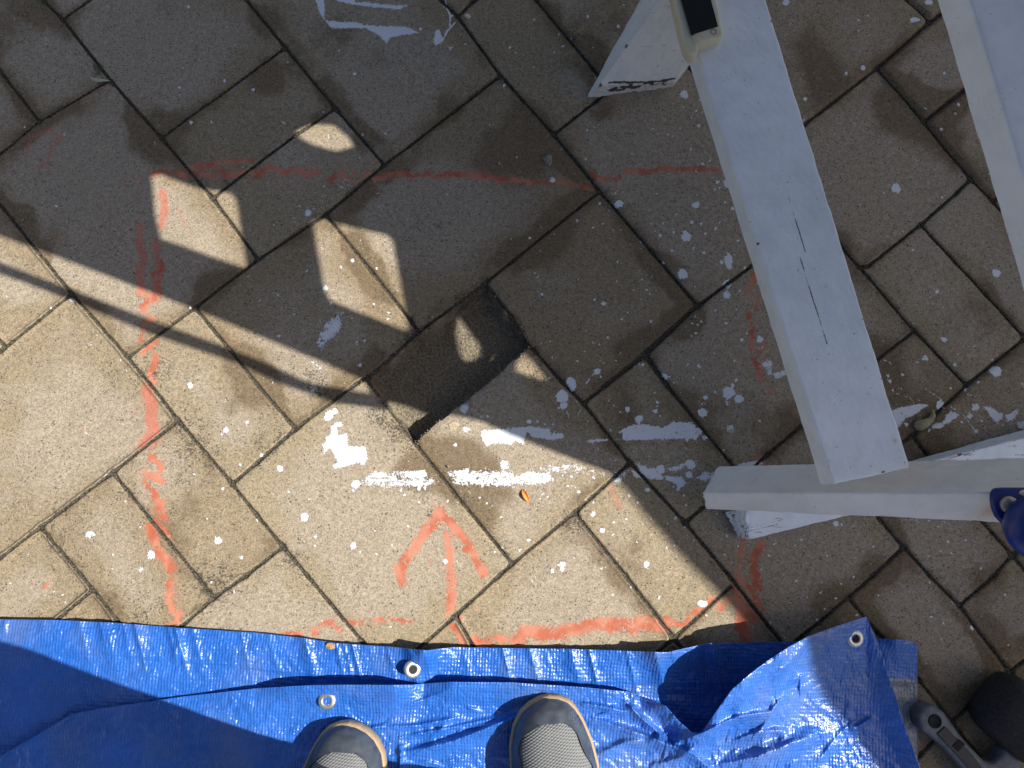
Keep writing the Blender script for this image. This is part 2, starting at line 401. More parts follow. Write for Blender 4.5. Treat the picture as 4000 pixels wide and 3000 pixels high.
red = np.zeros_like(GX); white = np.zeros_like(GX); faint = np.zeros_like(GX)
def raise_(F_, wd, val): F_[wd] = np.maximum(F_[wd], val)
def stroke(F_, pts, wpx, peak=1.0, soft=.006):
    P = wp(pts); r = wpx * PX / 2
    if len(P) == 1: P = P * 2
    wd = window(P, r + soft)
    if not wd: return
    X, Y = GX[wd], GY[wd]; d = np.full(X.shape, 1.)
    for a, b in zip(P[:-1], P[1:]): d = np.minimum(d, seg_dist(X, Y, *a, *b))
    raise_(F_, wd, np.clip(.5 - (d - r) / soft, 0, 1) * peak)
def poly(F_, pts, peak=1.0, soft=.006):
    P = wp(pts); wd = window(P, soft)
    if wd: raise_(F_, wd, np.clip(.5 - poly_sd(GX[wd], GY[wd], P) / soft, 0, 1) * peak)
def splat(F_, u, v, r, peak=1.0, ry=None):
    (x, y), = wp([(u, v)]); R = r * PX; wd = window([(x, y)], R * 2.2 + .004)
    if not wd: return
    dx, dy = GX[wd] - x, GY[wd] - y
    if ry: dy = dy * r / ry
    th = np.arctan2(dy, dx); ph = random.random() * 6
    k = random.randint(5, 9)
    rr = R * (1 + .06 * np.sin(3 * th + ph) + .05 * np.sin(5 * th + 2 * ph))
    if r > 9: rr = rr * (1 + .38 * np.maximum(0, np.cos(k * th + ph) * np.cos((k + 3) * .5 * th)) ** 5)
    d = np.hypot(dx, dy) - rr
    raise_(F_, wd, np.clip(.62 - d / .0042, 0, 1) * peak)

# --- red marking paint
RS = [([(600,680),(640,668),(690,672),(725,685)],16),([(740,648),(820,650)],16),([(745,668),(830,690),(870,672)],16),([(835,640),(900,632),(985,628)],14),
([(850,672),(930,680),(1000,665)],18),([(1000,690),(1050,655),(1081,664),(1117,678),(1158,660),(1194,683),(1244,669)],18),([(1289,705),(1334,678),(1343,696),(1384,674)],18),
([(1398,705),(1452,674)],12),([(1466,700),(1542,683),(1588,678)],20),([(1597,692),(1692,674)],16),([(1705,687),(1768,678),(1859,687),(1972,701)],20),
([(2000,701),(2072,714)],16),([(2092,712),(2136,714),(2172,716)],16),([(2190,714),(2235,719),(2316,741)],13),([(2307,678),(2348,705),(2420,692)],16),
([(2447,669),(2542,673),(2588,655),(2678,664),(2836,664)],17),([(542,872),(547,940)],16),([(610,930),(605,967)],14),([(628,1021),(633,1066),(588,1066),(628,1143)],15),
([(542,1134),(605,1170),(551,1193),(588,1247),(551,1274)],18),([(560,1283),(551,1324)],13),([(610,1333),(556,1374)],14),([(605,1383),(605,1419),(583,1464),(601,1496)],18),
([(624,1721),(597,1748)],12),([(588,1780),(624,1816),(628,1834)],18),([(569,1839),(605,1866),(633,1875)],18),([(565,1875),(583,1911),(610,1934)],16),
([(606,1952),(633,1961),(628,1997),(651,2033)],18),([(592,1984),(633,2020)],14),([(606,2024),(660,2097)],14),([(583,2060),(606,2110),(615,2155),(651,2187),(669,2223)],24),
([(664,2273),(655,2340),(674,2386),(701,2408),(669,2444)],18),([(163,2293),(166,2296)],12),([(1113,2476),(1181,2476)],14),([(1226,2462),(1228,2468)],22),
([(1258,2435),(1289,2431),(1325,2458)],16),([(1353,2417),(1375,2435),(1416,2431)],12),([(1461,2422),(1497,2422)],15),([(1524,2417),(1615,2431)],11),([(1787,2413),(1790,2416)],18),
([(1755,2431),(1787,2476),(1809,2512)],17),([(1841,2494),(1872,2517),(1945,2494),(2000,2503)],16),([(2023,2508),(2050,2467),(2136,2480),(2203,2467),(2353,2435)],30),
([(2375,2444),(2430,2440),(2470,2455),(2500,2435),(2595,2447)],32),([(2592,2408),(2633,2435),(2669,2440),(2692,2404),(2787,2345)],17),([(2809,2377),(2877,2322)],17),
([(2881,2313),(2904,2386),(2895,2440),(2918,2494)],32),([(2920,2370),(2950,2430)],20),([(2877,2250),(2931,2304),(2972,2377)],16),([(2904,2110),(2895,2178),(2877,2250)],16),
([(2972,2124),(2945,2178),(2949,2250),(2962,2300)],22),([(1714,2000),(1678,2060),(1637,2115),(1600,2165),(1562,2225),(1570,2270)],26),([(1714,1993),(1768,2050),(1809,2097),(1845,2160),(1890,2240)],24),
([(1746,2088),(1759,2155),(1755,2246)],20),([(1762,2250),(1766,2320),(1755,2380)],24),([(2949,1066),(2927,1134)],15),([(2967,1157),(2949,1211)],14),([(2927,1225),(2940,1292),(2936,1374)],15),
([(2949,1405),(2976,1473)],16),([(3004,1527),(3006,1533)],16),([(2963,1789),(2967,1852),(2925,1880)],26),([(2337,752),(2345,758)],9),([(2970,1380),(2985,1340)],14)]
for p, wd_ in RS: stroke(red, p, wd_ * 1.75, .98, .011); stroke(faint, p, wd_ * 2.4, .45, .012)
for p, wd_, pk in [([(108,588),(118,542),(190,506),(244,533),(199,583),(181,642),(149,651)],26,.8),([(538,940),(560,1003),(542,1066),(551,1134)],36,1),([(610,960),(620,1060),(600,1160)],40,.9),
  ([(633,750),(642,800),(630,880)],36,1),([(569,1518),(588,1581),(583,1635),(597,1680),(560,1735)],44,1.3),([(540,1560),(520,1620)],26,.5),([(700,820),(730,900)],30,.6),([(720,1000),(705,960)],20,.5),
  ([(1240,980),(1250,1010)],14,.6),([(1345,975),(1350,1010)],20,.6),([(1380,1080),(1395,1180)],16,.5),([(2384,1902),(2420,1979)],12,1),([(480,700),(560,690),(530,790)],30,.6),([(1690,2150),(1680,2210)],24,.6),
  ([(450,330),(480,400)],22,.3),([(600,1480),(560,1560)],50,.5),([(2930,1100),(2960,1420)],60,.35),([(660,2200),(690,2400)],60,.5),([(540,850),(600,1400)],60,.35)]:
    stroke(faint, p, wd_, pk, .014)
# --- white paint
WP = [(10,[(590,240),(700,200),(712,260),(665,275),(640,325),(600,320),(588,290)],1),
(10,[(690,330),(740,315),(750,370),(712,380),(715,440),(765,430),(790,440),(800,540),(950,540),(962,640),(940,712),(890,680),(820,700),(680,740),(660,710),(700,670),(660,590),(630,558),(582,622),(578,530),(610,450),(645,440),(650,370)],1),
(10,[(870,830),(1010,755),(1450,740),(1530,800),(1600,880),(1400,900),(1100,905),(950,880)],.62),(10,[(1010,760),(1100,750),(1080,800),(1000,800)],.9),(10,[(1250,750),(1450,740),(1500,800),(1350,830)],.85),
(10,[(1620,740),(1900,735),(2240,745),(2240,890),(1950,885),(1720,870)],.72),(10,[(1700,760),(1840,720),(1850,800),(1720,810)],.95),
(11,[(-20,800),(140,745),(330,760),(370,830),(250,875),(-20,880)],.78),(11,[(140,740),(330,690),(560,690),(740,750),(890,800),(700,780),(400,770)],.62),(11,[(840,780),(960,810),(940,860),(880,850)],.9),
(10,[(1940,400),(2250,375),(2250,470),(2210,530),(2100,510),(2000,535),(1950,490)],.95),(11,[(-10,375),(130,360),(330,380),(340,430),(440,420),(452,470),(340,490),(170,460),(130,420),(110,480),(100,530),(50,510),(-10,460)],.92),
(11,[(880,480),(960,460),(940,390),(1060,345),(1230,350),(1300,370),(1390,320),(1560,330),(1640,390),(1640,430),(1600,475),(1000,490)],.9),(11,[(860,400),(960,380),(1000,350),(980,470),(930,440)],.55),
(11,[(640,500),(660,478),(840,476),(850,486),(700,510)],1),(11,[(850,750),(930,710),(1010,760),(990,830),(900,820)],.58),(11,[(1080,690),(1240,720),(1320,800),(1300,830),(1180,830),(1100,790)],.85),
(11,[(1330,720),(1500,680),(1630,640),(1620,670),(1540,720),(1400,780),(1350,760)],.75),(11,[(1310,785),(1480,800),(1525,860),(1460,900),(1430,930),(1420,870),(1340,830)],.95),
(11,[(1560,830),(1650,760),(1950,730),(2240,720),(2240,790),(1980,790),(1900,840),(1700,845)],.8),(11,[(1950,700),(2010,680),(2170,650),(2170,690),(2080,750),(2040,810),(1960,740)],.95),
(11,[(560,640),(800,650),(980,640),(960,690),(700,690)],.5),(11,[(1030,740),(1110,750),(1130,820),(1050,810)],.9),(11,[(940,360),(1060,340),(1100,380),(960,400)],.55),
(2,[(505,-30),(585,-30),(600,80),(595,190),(560,150),(530,70)],.9),(2,[(590,175),(860,195),(1000,220),(1300,230),(1420,290),(1250,310),(1160,330),(1130,385),(1080,320),(950,250),(650,250)],.95),
(2,[(660,-20),(830,-20),(870,20),(1320,55),(1250,90),(900,60),(800,40),(720,25)],.98),(2,[(1545,270),(1590,260),(1620,340),(1600,380),(1550,405),(1535,370)],.95),(2,[(1000,230),(1200,235),(1350,280),(1150,330)],.8),
(2,[(1655,405),(1710,400),(1680,440)],1),(6,[(500,1290),(600,1110),(790,1000),(730,1090),(755,1170),(640,1300),(550,1390)],.66),(6,[(610,1130),(740,1090),(740,1180),(620,1270),(560,1290)],.85),
(12,[(1070,220),(1200,180),(1320,165),(1390,180),(1300,250),(1200,300),(1150,350),(1120,385),(1080,330)],.9),(12,[(1390,360),(1500,320),(1560,220),(1620,240),(1660,270),(1570,340),(1480,395),(1410,390)],.85),
(12,[(1850,190),(1940,200),(2000,250),(2080,260),(2150,200),(2165,250),(2130,300),(2060,335),(2040,270),(1980,350),(1920,290)],.85),(12,[(2140,330),(2240,300),(2240,400),(2150,390)],.85),
(12,[(-10,720),(110,700),(180,725),(60,770),(-10,780)],.8),(12,[(2160,-10),(2240,-10),(2240,220),(2190,170),(2215,90)],.7),(7,[(2150,1480),(2212,1430),(2260,1450),(2260,1600),(2212,1600)],.65),
(8,[(20,1560),(150,1540),(190,1580),(100,1610),(60,1610)],.85),(6,[(470,1480),(520,1440),(590,1490),(560,1560)],.62),(1,[(225,1460),(240,1450),(245,1510)],.6)]
for n_, pts, pk in WP: poly(white, T(n_, pts), pk, .006 if pk > .8 else .009)
WS = {1:[(1628,58,15),(1548,756,11),(1941,698,14),(1655,1060,14),(1830,1055,9),(122,156,8),(208,1093,11),(2190,775,14),(555,1160,8),(1365,1085,9,.6),(1570,580,8)],
2:[(853,642,15),(238,1062,12),(1119,1155,9),(920,1165,9),(424,1390,13,.6),(583,967,7),(2145,738,12),(2025,1075,8),(2045,1077,8),(718,438,6),(1425,260,14),(2105,1412,8),(2195,408,7),(1812,385,6)],
3:[(655,152,15),(915,243,18),(190,170,9),(367,457,9),(190,578,7),(1487,820,36),(1483,935,10),(1623,757,12),(1638,797,12),(1622,863,9),(1594,963,10),(1640,975,8),(1553,1024,8),(1614,1090,16),(1215,1120,8),(710,1108,10),(648,1137,12),(394,1149,9),(1540,1293,11),(1795,1366,12),(1707,1391,10),(1648,1418,9),(352,1558,22),(1773,1576,14),(1860,1590,38),(1618,1620,8),(1793,1624,9),(1755,1640,8),(960,60,8),(438,406,7),(508,337,6),(698,423,6),(733,200,6),(1840,1510,10),(106,292,6),(30,452,6),(1450,1110,6),(1360,1638,6),(54,1167,6),(1268,1166,5),(1716,1073,8),(1762,1218,7)],
4:[(140,40,34,.8),(1375,35,34,.9),(660,220,25,.55),(770,193,10),(807,603,20),(665,648,15),(310,865,18),(1505,650,10),(1487,1127,15),(1350,950,18,.55),(1630,920,14),(1605,995,11),(1112,1625,42),(1297,1382,7),(590,1010,14,.6),(805,905,14,.6),(667,463,12,.55),(845,150,9),(1020,363,9,.6),(1170,552,6),(537,1595,5)],
5:[(610,945,22,.75),(433,995,9),(483,120,10),(880,830,12,.6),(1085,1555,22,.55),(1645,1000,6),(1063,213,6),(37,890,6),(765,1310,22,.52)],
6:[(450,180,26),(600,830,22),(835,592,15),(905,413,9),(1170,499,8),(195,893,9),(437,677,9),(195,1248,20,.6),(898,1495,15),(1015,967,9),(1138,1100,9),(830,1088,9),(645,967,9),(735,648,8),(1063,130,7),(933,1285,9),(871,1322,7),(558,1123,7),(1040,662,8),(1048,10,6),(2085,1213,7),(2100,1393,6),(105,730,16,.5)],
7:[(925,105,36),(760,98,9),(1590,115,28),(1185,148,9),(1417,194,8),(1548,262,18),(1632,275,12),(1790,265,12),(1842,88,9),(1905,147,14),(1505,385,44),(1475,710,44),(1810,607,15),(1855,890,30),(1207,275,9),(1234,349,8),(1283,376,12),(1397,348,9),(1380,508,9),(1575,485,8),(1670,360,10),(1662,525,12),(1758,318,11),(1952,418,10),(2013,658,10),(1967,852,9),(563,252,9),(840,157,6),(155,397,11),(912,602,9),(258,886,14),(790,966,20),(1058,847,6),(1167,845,8),(1124,757,7),(1327,715,7),(998,1042,9),(947,1101,8),(1197,1118,11),(563,1463,12),(346,1430,9),(827,1258,9),(1131,1492,12),(1100,1478,9),(1558,1133,8),(1600,1150,8),(1634,1118,9),(1853,1133,11),(1592,1219,9),(1555,1243,8),(1988,1278,13),(2143,1272,30),(1310,1600,32),(1360,1597,11),(1615,1505,14),(1940,1620,14),(1925,1460,9),(735,1550,28),(510,1640,38),(470,975,10,.6),(1520,525,12,.6),(1595,30,14,.6),(1685,140,16,.5),(1968,1523,14,.6),(940,330,6),(872,329,6),(843,398,6),(1578,820,7),(1757,1025,6),(945,610,6),(1308,614,10),(813,481,9,.7),(1858,860,12,.6),(628,1378,6),(323,1605,8),(770,1598,8),(1840,1180,6),(1753,1392,7),(1520,1487,6),(1572,1608,7)],
8:[(1975,700,34),(1512,1275,22),(1457,862,16),(1958,407,10),(1965,1550,48),(1617,1495,12),(1777,1328,8),(1510,1196,8),(1163,1581,12),(1037,1590,10),(1690,1640,14),(1360,1435,26,.8),(2045,895,22,.5),(1100,305,12,.6),(1055,1635,16),(922,203,6),(1512,43,9),(1235,270,9,.6),(1415,743,9,.7),(1510,995,6),(1293,1470,9),(1740,1583,8),(1655,1502,6),(1815,1643,9),(1940,1455,14,.7),(647,92,8,.6),(1630,1403,6),(1575,1555,6)],
9:[(1310,1475,36,.8),(1885,1350,32,.85),(2133,330,15),(1952,397,20),(1927,906,10),(2073,695,9),(2085,1498,14),(977,1590,18,.6),(1220,1605,25,.6),(1680,775,7),(1640,10,22),(1915,435,9),(725,424,7),(1087,1013,6),(210,1476,6),(2163,1243,8),(1213,1235,12,.6),(980,1475,8)],
10:[(208,728,24),(420,1145,34),(840,1400,25),(513,1318,11),(283,932,11),(325,1205,8),(903,1446,8),(1176,1393,8),(1635,1530,19),(1722,523,11),(1815,400,40,.62),(1800,210,40,.8),(1255,921,9),(1283,957,8),(1413,903,17),(1457,899,13),(1740,1025,9),(1742,1113,8),(1935,983,8),(1850,936,8),(1410,1023,7),(45,615,14),(25,1170,22,.75),(1960,870,9),(1315,1224,7),(1500,1357,8),(2120,1153,8),(495,40,34,.55),(860,868,34),(843,915,14),(1375,860,28),(1420,852,20),(458,998,6),(505,1402,7),(2038,1050,8),(2000,1025,9),(2150,700,40,.75),(2127,1418,10),(2063,1448,8),(1315,780,22),(1950,290,18,.7),(2000,277,10),(505,1318,6)],
11:[(435,105,52),(450,185,30),(515,20,36),(995,218,20),(1100,303,33),(1240,237,20),(1283,275,9),(1670,115,18),(1648,243,37),(1875,75,50),(1870,150,28,.62),(1965,130,36),(1890,385,38,.62),(148,323,19),(1757,68,12),(1910,10,14),(853,399,10),(1285,738,38),(1545,693,40),(1533,788,28),(575,933,12),(1013,967,11),(700,1125,20),(783,1265,22),(875,1302,8),(1085,1027,8),(485,878,8),(143,1350,13,.8),(65,1435,12),(350,1620,15),(1423,1487,9),(1500,1230,15),(1855,1315,8),(1838,1478,9),(1415,1160,8),(1335,1412,7),(600,1172,11),(988,1167,8),(880,1198,7),(1314,1282,7),(1195,1165,8),(1690,1142,7),(1775,1130,6),(438,798,8),(512,800,10),(262,917,9),(264,950,8),(310,975,8),(247,992,7),(400,208,9),(1300,468,18),(1515,478,16),(1585,470,15),(1668,465,26,.75),(1170,915,16),(1130,1028,7),(230,1427,14,.7),(777,1600,8),(80,1436,8),(1573,1356,8),(1460,1340,12,.6),(2155,1605,9),(1955,1400,7),(1257,157,10),(1470,142,7),(883,187,8),(1645,173,9),(1665,175,8),(1943,225,9,.7)],
12:[(1490,185,38),(1795,408,18),(1130,38,16,.6),(1790,200,34,.85),(1845,318,11),(2025,358,9),(1195,350,12),(588,1210,22),(743,1230,9),(640,1217,7),(985,1190,14),(1467,1228,8),(1520,1195,8),(1557,1362,8),(1707,1347,8),(1835,1593,9),(2082,1306,10),(515,1485,6),(60,1385,9),(236,1397,7),(1510,430,7),(1620,380,7),(1675,325,18,.7),(1740,270,28,.8),(1578,37,8),(1840,148,9),(1437,88,8),(1282,1178,9),(1393,1183,7),(13,1485,8),(288,1347,8),(918,1405,7),(1492,1447,6),(1582,1466,6),(1693,1421,6),(1285,1485,6),(1390,1487,6),(755,1500,6),(260,1352,6),(1386,403,10),(175,480,12,.6),(1500,1210,7)],
13:[(513,170,10),(357,178,9,.7),(1825,50,8),(2020,143,9)],15:[(668,360,14,.55),(1270,190,7),(1445,65,6)],
16:[(950,173,9),(1216,130,7),(1407,354,7),(246,43,8),(195,233,7),(495,288,7),(1762,447,18),(1605,228,20,.6),(1960,650,11),(770,335,6),(148,535,6),(2053,160,7),(450,447,16,.6),(427,377,9),(743,8,7),(637,68,7),(466,60,6),(345,183,5),(352,287,5),(1370,762,5),(1515,405,5),(1495,530,8,.7),(2070,596,6),(1393,58,6),(20,410,10)]}
for n_, L_ in WS.items():
    for s_ in T(n_, L_): splat(white, s_[0], s_[1], s_[2], s_[3] if len(s_) > 3 else 1.0)
for n_, x_, y_, rx_, ry_, pk in [(7,1870,595,35,72,1),(4,1255,188,46,24,.9),(9,780,1300,46,28,.75),(11,430,1560,38,22,.85),(15,1645,238,44,26,.85),(11,433,1605,16,20,.8),(11,1163,1560,20,24,1),(10,1045,1470,12,8,1)]:
    (u_, v_, a_), = T(n_, [(x_, y_, rx_)]); splat(white, u_, v_, a_, pk, ry_ * .452)
(u_, v_), = T(7, [(1860, 795)]); 
for k_ in range(9): splat(white, u_ + 11 * math.cos(k_ * .7), v_ + 13 * math.sin(k_ * .7), 5.5)
for n_, pts, wd_ in [(7,[(805,1350),(760,1460),(735,1520)],5),(7,[(710,1570),(670,1610),(640,1659)],12),(11,[(460,210),(485,270),(485,335)],6),(11,[(615,200),(560,270),(475,365)],8),(11,[(285,350),(370,420)],4),(11,[(410,355),(490,420),(590,490)],5),
  (11,[(180,350),(260,340),(370,350)],4),(11,[(600,30),(575,75)],5),(12,[(1360,42),(1480,120),(1550,180),(1650,240),(1730,320),(1785,400)],9),(12,[(1735,25),(1700,50),(1720,90),(1790,105)],10),(12,[(1030,55),(1080,62),(1130,92)],7),
  (12,[(1170,100),(1240,130),(1262,165)],6),(12,[(1115,50),(1130,25),(1160,45)],6),(12,[(1100,70),(1200,85),(1340,165)],4),(12,[(1215,325),(1320,300)],6),(8,[(965,1462),(1000,1452),(1040,1465),(1078,1500)],9),
  (2,[(1635,-10),(1650,70),(1680,150),(1675,230)],18),(2,[(1720,205),(1650,275),(1620,340),(1605,370)],18),(2,[(1722,100),(1690,150)],14),(2,[(1625,60),(1620,150)],8),(2,[(625,1160),(625,1198)],8),(10,[(890,868),(1100,858),(1345,850)],5),(10,[(1450,855),(1500,865),(1515,888)],10),
  (11,[(520,870),(552,898)],9),(9,[(890,800),(940,760),(1000,750)],14),(7,[(248,300),(248,322)],8),(5,[(1030,1440),(1035,1465)],5),(16,[(1135,25),(1130,45)],5),(16,[(1950,640),(1972,662)],9),(12,[(1860,590),(1850,580)],5),
  (11,[(1360,40),(1362,42)],3),(7,[(960,-10),(990,60)],5),(7,[(1540,110),(1505,107)],4),(7,[(1950,200),(1945,240)],5),(2,[(1300,230),(1340,300)],8)]:
    stroke(white, T(n_, pts), wd_ * .452, 1.0, .0028)
for k in range(46):   # dry-brush streaks
    a, b = random.uniform(0, 1), random.uniform(0, 1)
    u = 1100 + 230 * a + 50 * b; v = 880 - 190 * a + random.uniform(-30, 30)
    stroke(white, [(u, v), (u + 10 + 12 * b, v - 4 + 18 * b)], 2.6, 1.0, .0034)
for k in range(330):  # fine spatter, thickest under the beams
    if random.random() < .6: u, v = random.gauss(2650, 420), random.gauss(1350, 650)
    else: u, v = random.uniform(0, 4000), random.uniform(0, 2700)
    splat(white, u, v, random.choice([2.2, 2.6, 3, 3.6]), random.uniform(.8, 1))

# --- stain masks, some brown also deepening the shade
n1 = fbm(GX, GY, .09, 3, 3); n2 = fbm(GX, GY, .05, 9, 3)
lift = .45 + .55 * sstep(.008, .06, jd + (n2 - .5) * .06)
pale = np.clip(lift * (.25 + .9 * s_pale[LAB]) * (.35 + 1.1 * n1), 0, 1)
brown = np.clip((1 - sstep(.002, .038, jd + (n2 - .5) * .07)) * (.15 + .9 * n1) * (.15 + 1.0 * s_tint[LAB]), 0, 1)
px_of = lambda u, v: W(u, v)
def blot(F_, u, v, r, amt):
    x, y = W(u, v); F_ += amt * np.exp(-((GX - x) ** 2 + (GY - y) ** 2) / (r * PX) ** 2)
for b in [(1650,830,170,.9),(2900,1460,120,.5),(2600,1000,130,.5),(330,120,250,.5),(200,230,110,.5),(1450,460,160,.6),(1120,600,110,.5),(2280,340,110,.5),(3640,300,110,.8),(3700,850,130,.8),(3350,620,140,.5),(2800,1330,140,.6),
          (3100,2230,140,.6),(3600,2450,150,.6),(3720,2160,110,.5),(3880,2400,90,.5),(620,260,200,.5),(1240,1500,60,.3),(500,1800,260,.3),(1500,2050,240,.3),(2300,2300,240,.4)]: blot(pale, *b)
for b in [(560,560,110,.7),(1050,330,90,.8),(1000,80,80,.5),(1430,540,70,.4),(2020,540,170,.6),(2150,1000,140,.5),(1120,1400,160,.3),(950,1450,120,.5),(1750,1800,140,.7),(1900,1900,150,.6),(2700,1250,80,.6),(2350,450,60,.5),
          (3220,330,120,.6),(3500,420,130,.7),(3480,1500,120,.7),(3400,1330,100,.5),(3250,2350,110,.7),(3420,2200,90,.5),(1600,1850,90,.5),(750,2000,150,.5),(2480,2150,130,.4),(900,1600,60,.5),(80,60,200,.7),(100,440,120,.5),(650,470,90,.4),(2480,1650,150,.4),(1300,2600,100,.2)]: blot(brown, *b)
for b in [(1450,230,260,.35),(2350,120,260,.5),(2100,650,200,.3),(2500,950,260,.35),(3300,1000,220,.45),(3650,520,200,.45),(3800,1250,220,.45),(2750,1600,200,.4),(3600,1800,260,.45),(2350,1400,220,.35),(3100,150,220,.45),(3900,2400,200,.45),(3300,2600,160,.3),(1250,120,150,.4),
          (640,30,130,.4),(1800,620,160,.25),(3050,1650,180,.4),(3450,700,120,.3),(3950,1850,160,.4)]: blot(brown, b[0], b[1], b[2], b[3] * 1.0)  # brown stains, heavier here to deepen the shade at top and right
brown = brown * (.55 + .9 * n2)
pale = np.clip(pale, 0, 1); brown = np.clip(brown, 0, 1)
mold = .16 + .05 * (GY < .1) + .45 * np.exp(-jd / .008)
for b in [(1650,880,110,.38),(1240,1500,60,.6),(1480,1620,60,.55),(1560,1690,60,.7),(440,1520,130,.18),(620,1440,90,.45),(430,1620,110,.12),(750,1730,120,.35),(560,2400,120,.35),(850,2260,90,.6),(300,2080,120,.35),(2010,1360,80,.5),(1850,1190,80,.55),
          (1020,1720,110,.3),(700,1900,140,.25),(1790,1870,60,.3),(2240,2050,50,.55),(1680,2010,22,.8),(1620,1300,70,.45),(1150,1420,90,.35),(2200,1100,140,.2),(30,2000,100,.25),(1150,2190,60,.4),(2100,1480,50,.5)]: blot(mold, *b)
mold = np.clip(mold * .9, 0, 1)
moss = np.zeros_like(GX)
for b in [(372,280,42,1.0),(412,322,30,.8),(150,480,40,.8),(60,40,120,.45),(240,330,90,.4),(167,20,60,.6),(12,2180,40,.6),(160,2062,18,.8),(765,1235,22,.5),(1120,1660,30,.4),(240,60,30,.6),(350,220,50,.5)]: blot(moss, *b)
moss = np.clip(moss * (.35 + .65 * np.exp(-jd / .012)), 0, 1)

# --- height
hole_sd = np.full(GX.shape, .2); HP = wp(HOLE); wd = window(HP, .06)
hole_sd[wd] = poly_sd(GX[wd], GY[wd], HP) + (vnoise(GX[wd], GY[wd], .012, 5) - .5) * .003
jw = .0007 * JW * (1 + 1.0 * (fbm(GX, GY, .06, 31, 2) - .5)) + .0009 * (vnoise(GX, GY, .006, 33) - .5)
_x, _y = W(2560, 1340); jw += .0022 * np.exp(-((GX - _x) ** 2 + (GY - _y) ** 2) / .08 ** 2)
prof = 1 - sstep(0, .0030, jd - jw)
Z = s_h[LAB] + s_tx[LAB] * (GX - cx_[LAB]) + s_ty[LAB] * (GY - cy_[LAB])
Z = Z * sstep(.002, .008, jd) + (fbm(GX * .6 + GY * .5, GY - GX * .3, .05, 41, 3) - .5) * .0042 - .0045 * prof
Z += (vnoise(GX, GY, .005, 44) - .5) * .0012 * prof
Z -= .0011 * (1 - sstep(.0, .016, np.abs(hole_sd))) * (vnoise(GX, GY, .009, 46) > .45)
inside = sstep(-.0006, .0012, -hole_sd)
floor_z = -.046 - .003 * fbm(GX, GY, .02, 51, 3) + .010 * np.exp(-np.maximum(0, -hole_sd) / .006) * vnoise(GX, GY, .014, 55)
Z = Z * (1 - inside) + floor_z * inside
joint = np.clip(prof * 1.0, 0, 1) * (1 - inside) * (.75 + .25 * sstep(.001, .005, np.abs(hole_sd)))
hf = sstep(.001, .004, -hole_sd); rim = 1 - sstep(.0, .006, np.abs(hole_sd))
mold = np.clip(mold + .12 * rim, 0, 1)
for F_ in (white, red, faint): F_ *= (1 - .75 * sstep(.35, .8, prof)) * (1 - inside)

keep = (GX >= X0) & (GX <= X1) & (GY >= Y0) & (GY <= Y1)
qk = keep[:-1, :-1] & keep[1:, :-1] & keep[1:, 1:] & keep[:-1, 1:]
use = np.zeros_like(keep); use[:-1, :-1] |= qk; use[1:, :-1] |= qk; use[1:, 1:] |= qk; use[:-1, 1:] |= qk
idx = -np.ones(GX.shape, np.int32); idx[use] = np.arange(use.sum())
Q = np.stack([idx[:-1, :-1][qk], idx[1:, :-1][qk], idx[1:, 1:][qk], idx[:-1, 1:][qk]], 1)
me = from_arrays('paving', np.stack([GX[use], GY[use], Z[use]], 1), Q)
attr(me, 'marks', np.stack([red[use], white[use], pale[use], mold[use]], 1))
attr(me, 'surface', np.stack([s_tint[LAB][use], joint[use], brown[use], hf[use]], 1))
attr(me, 'extra', np.stack([faint[use], moss[use], faint[use] * 0, faint[use] * 0 + 1], 1))
pav = tag(link('pavement', me, M['paving']), kind='structure', label='diagonal concrete paving with one block missing and spilled paint', cat='pavement')

bm = bmesh.new(); R_ = 60
xs = [-R_, X0 + .004, X1 - .004, R_]; ys = [-R_, Y0 + .004, Y1 - .004, R_]
gv = [[bm.verts.new((x, y, -.0035)) for y in ys] for x in xs]
for i in range(3):
    for j in range(3):
        if (i, j) != (1, 1): bm.faces.new((gv[i][j], gv[i + 1][j], gv[i + 1][j + 1], gv[i][j + 1]))
me = bpy.data.meshes.new('ground'); bm.to_mesh(me); bm.free()
tag(link('ground', me, M['ground'], smooth=False), kind='structure', label='paved yard beyond the work area', cat='ground')

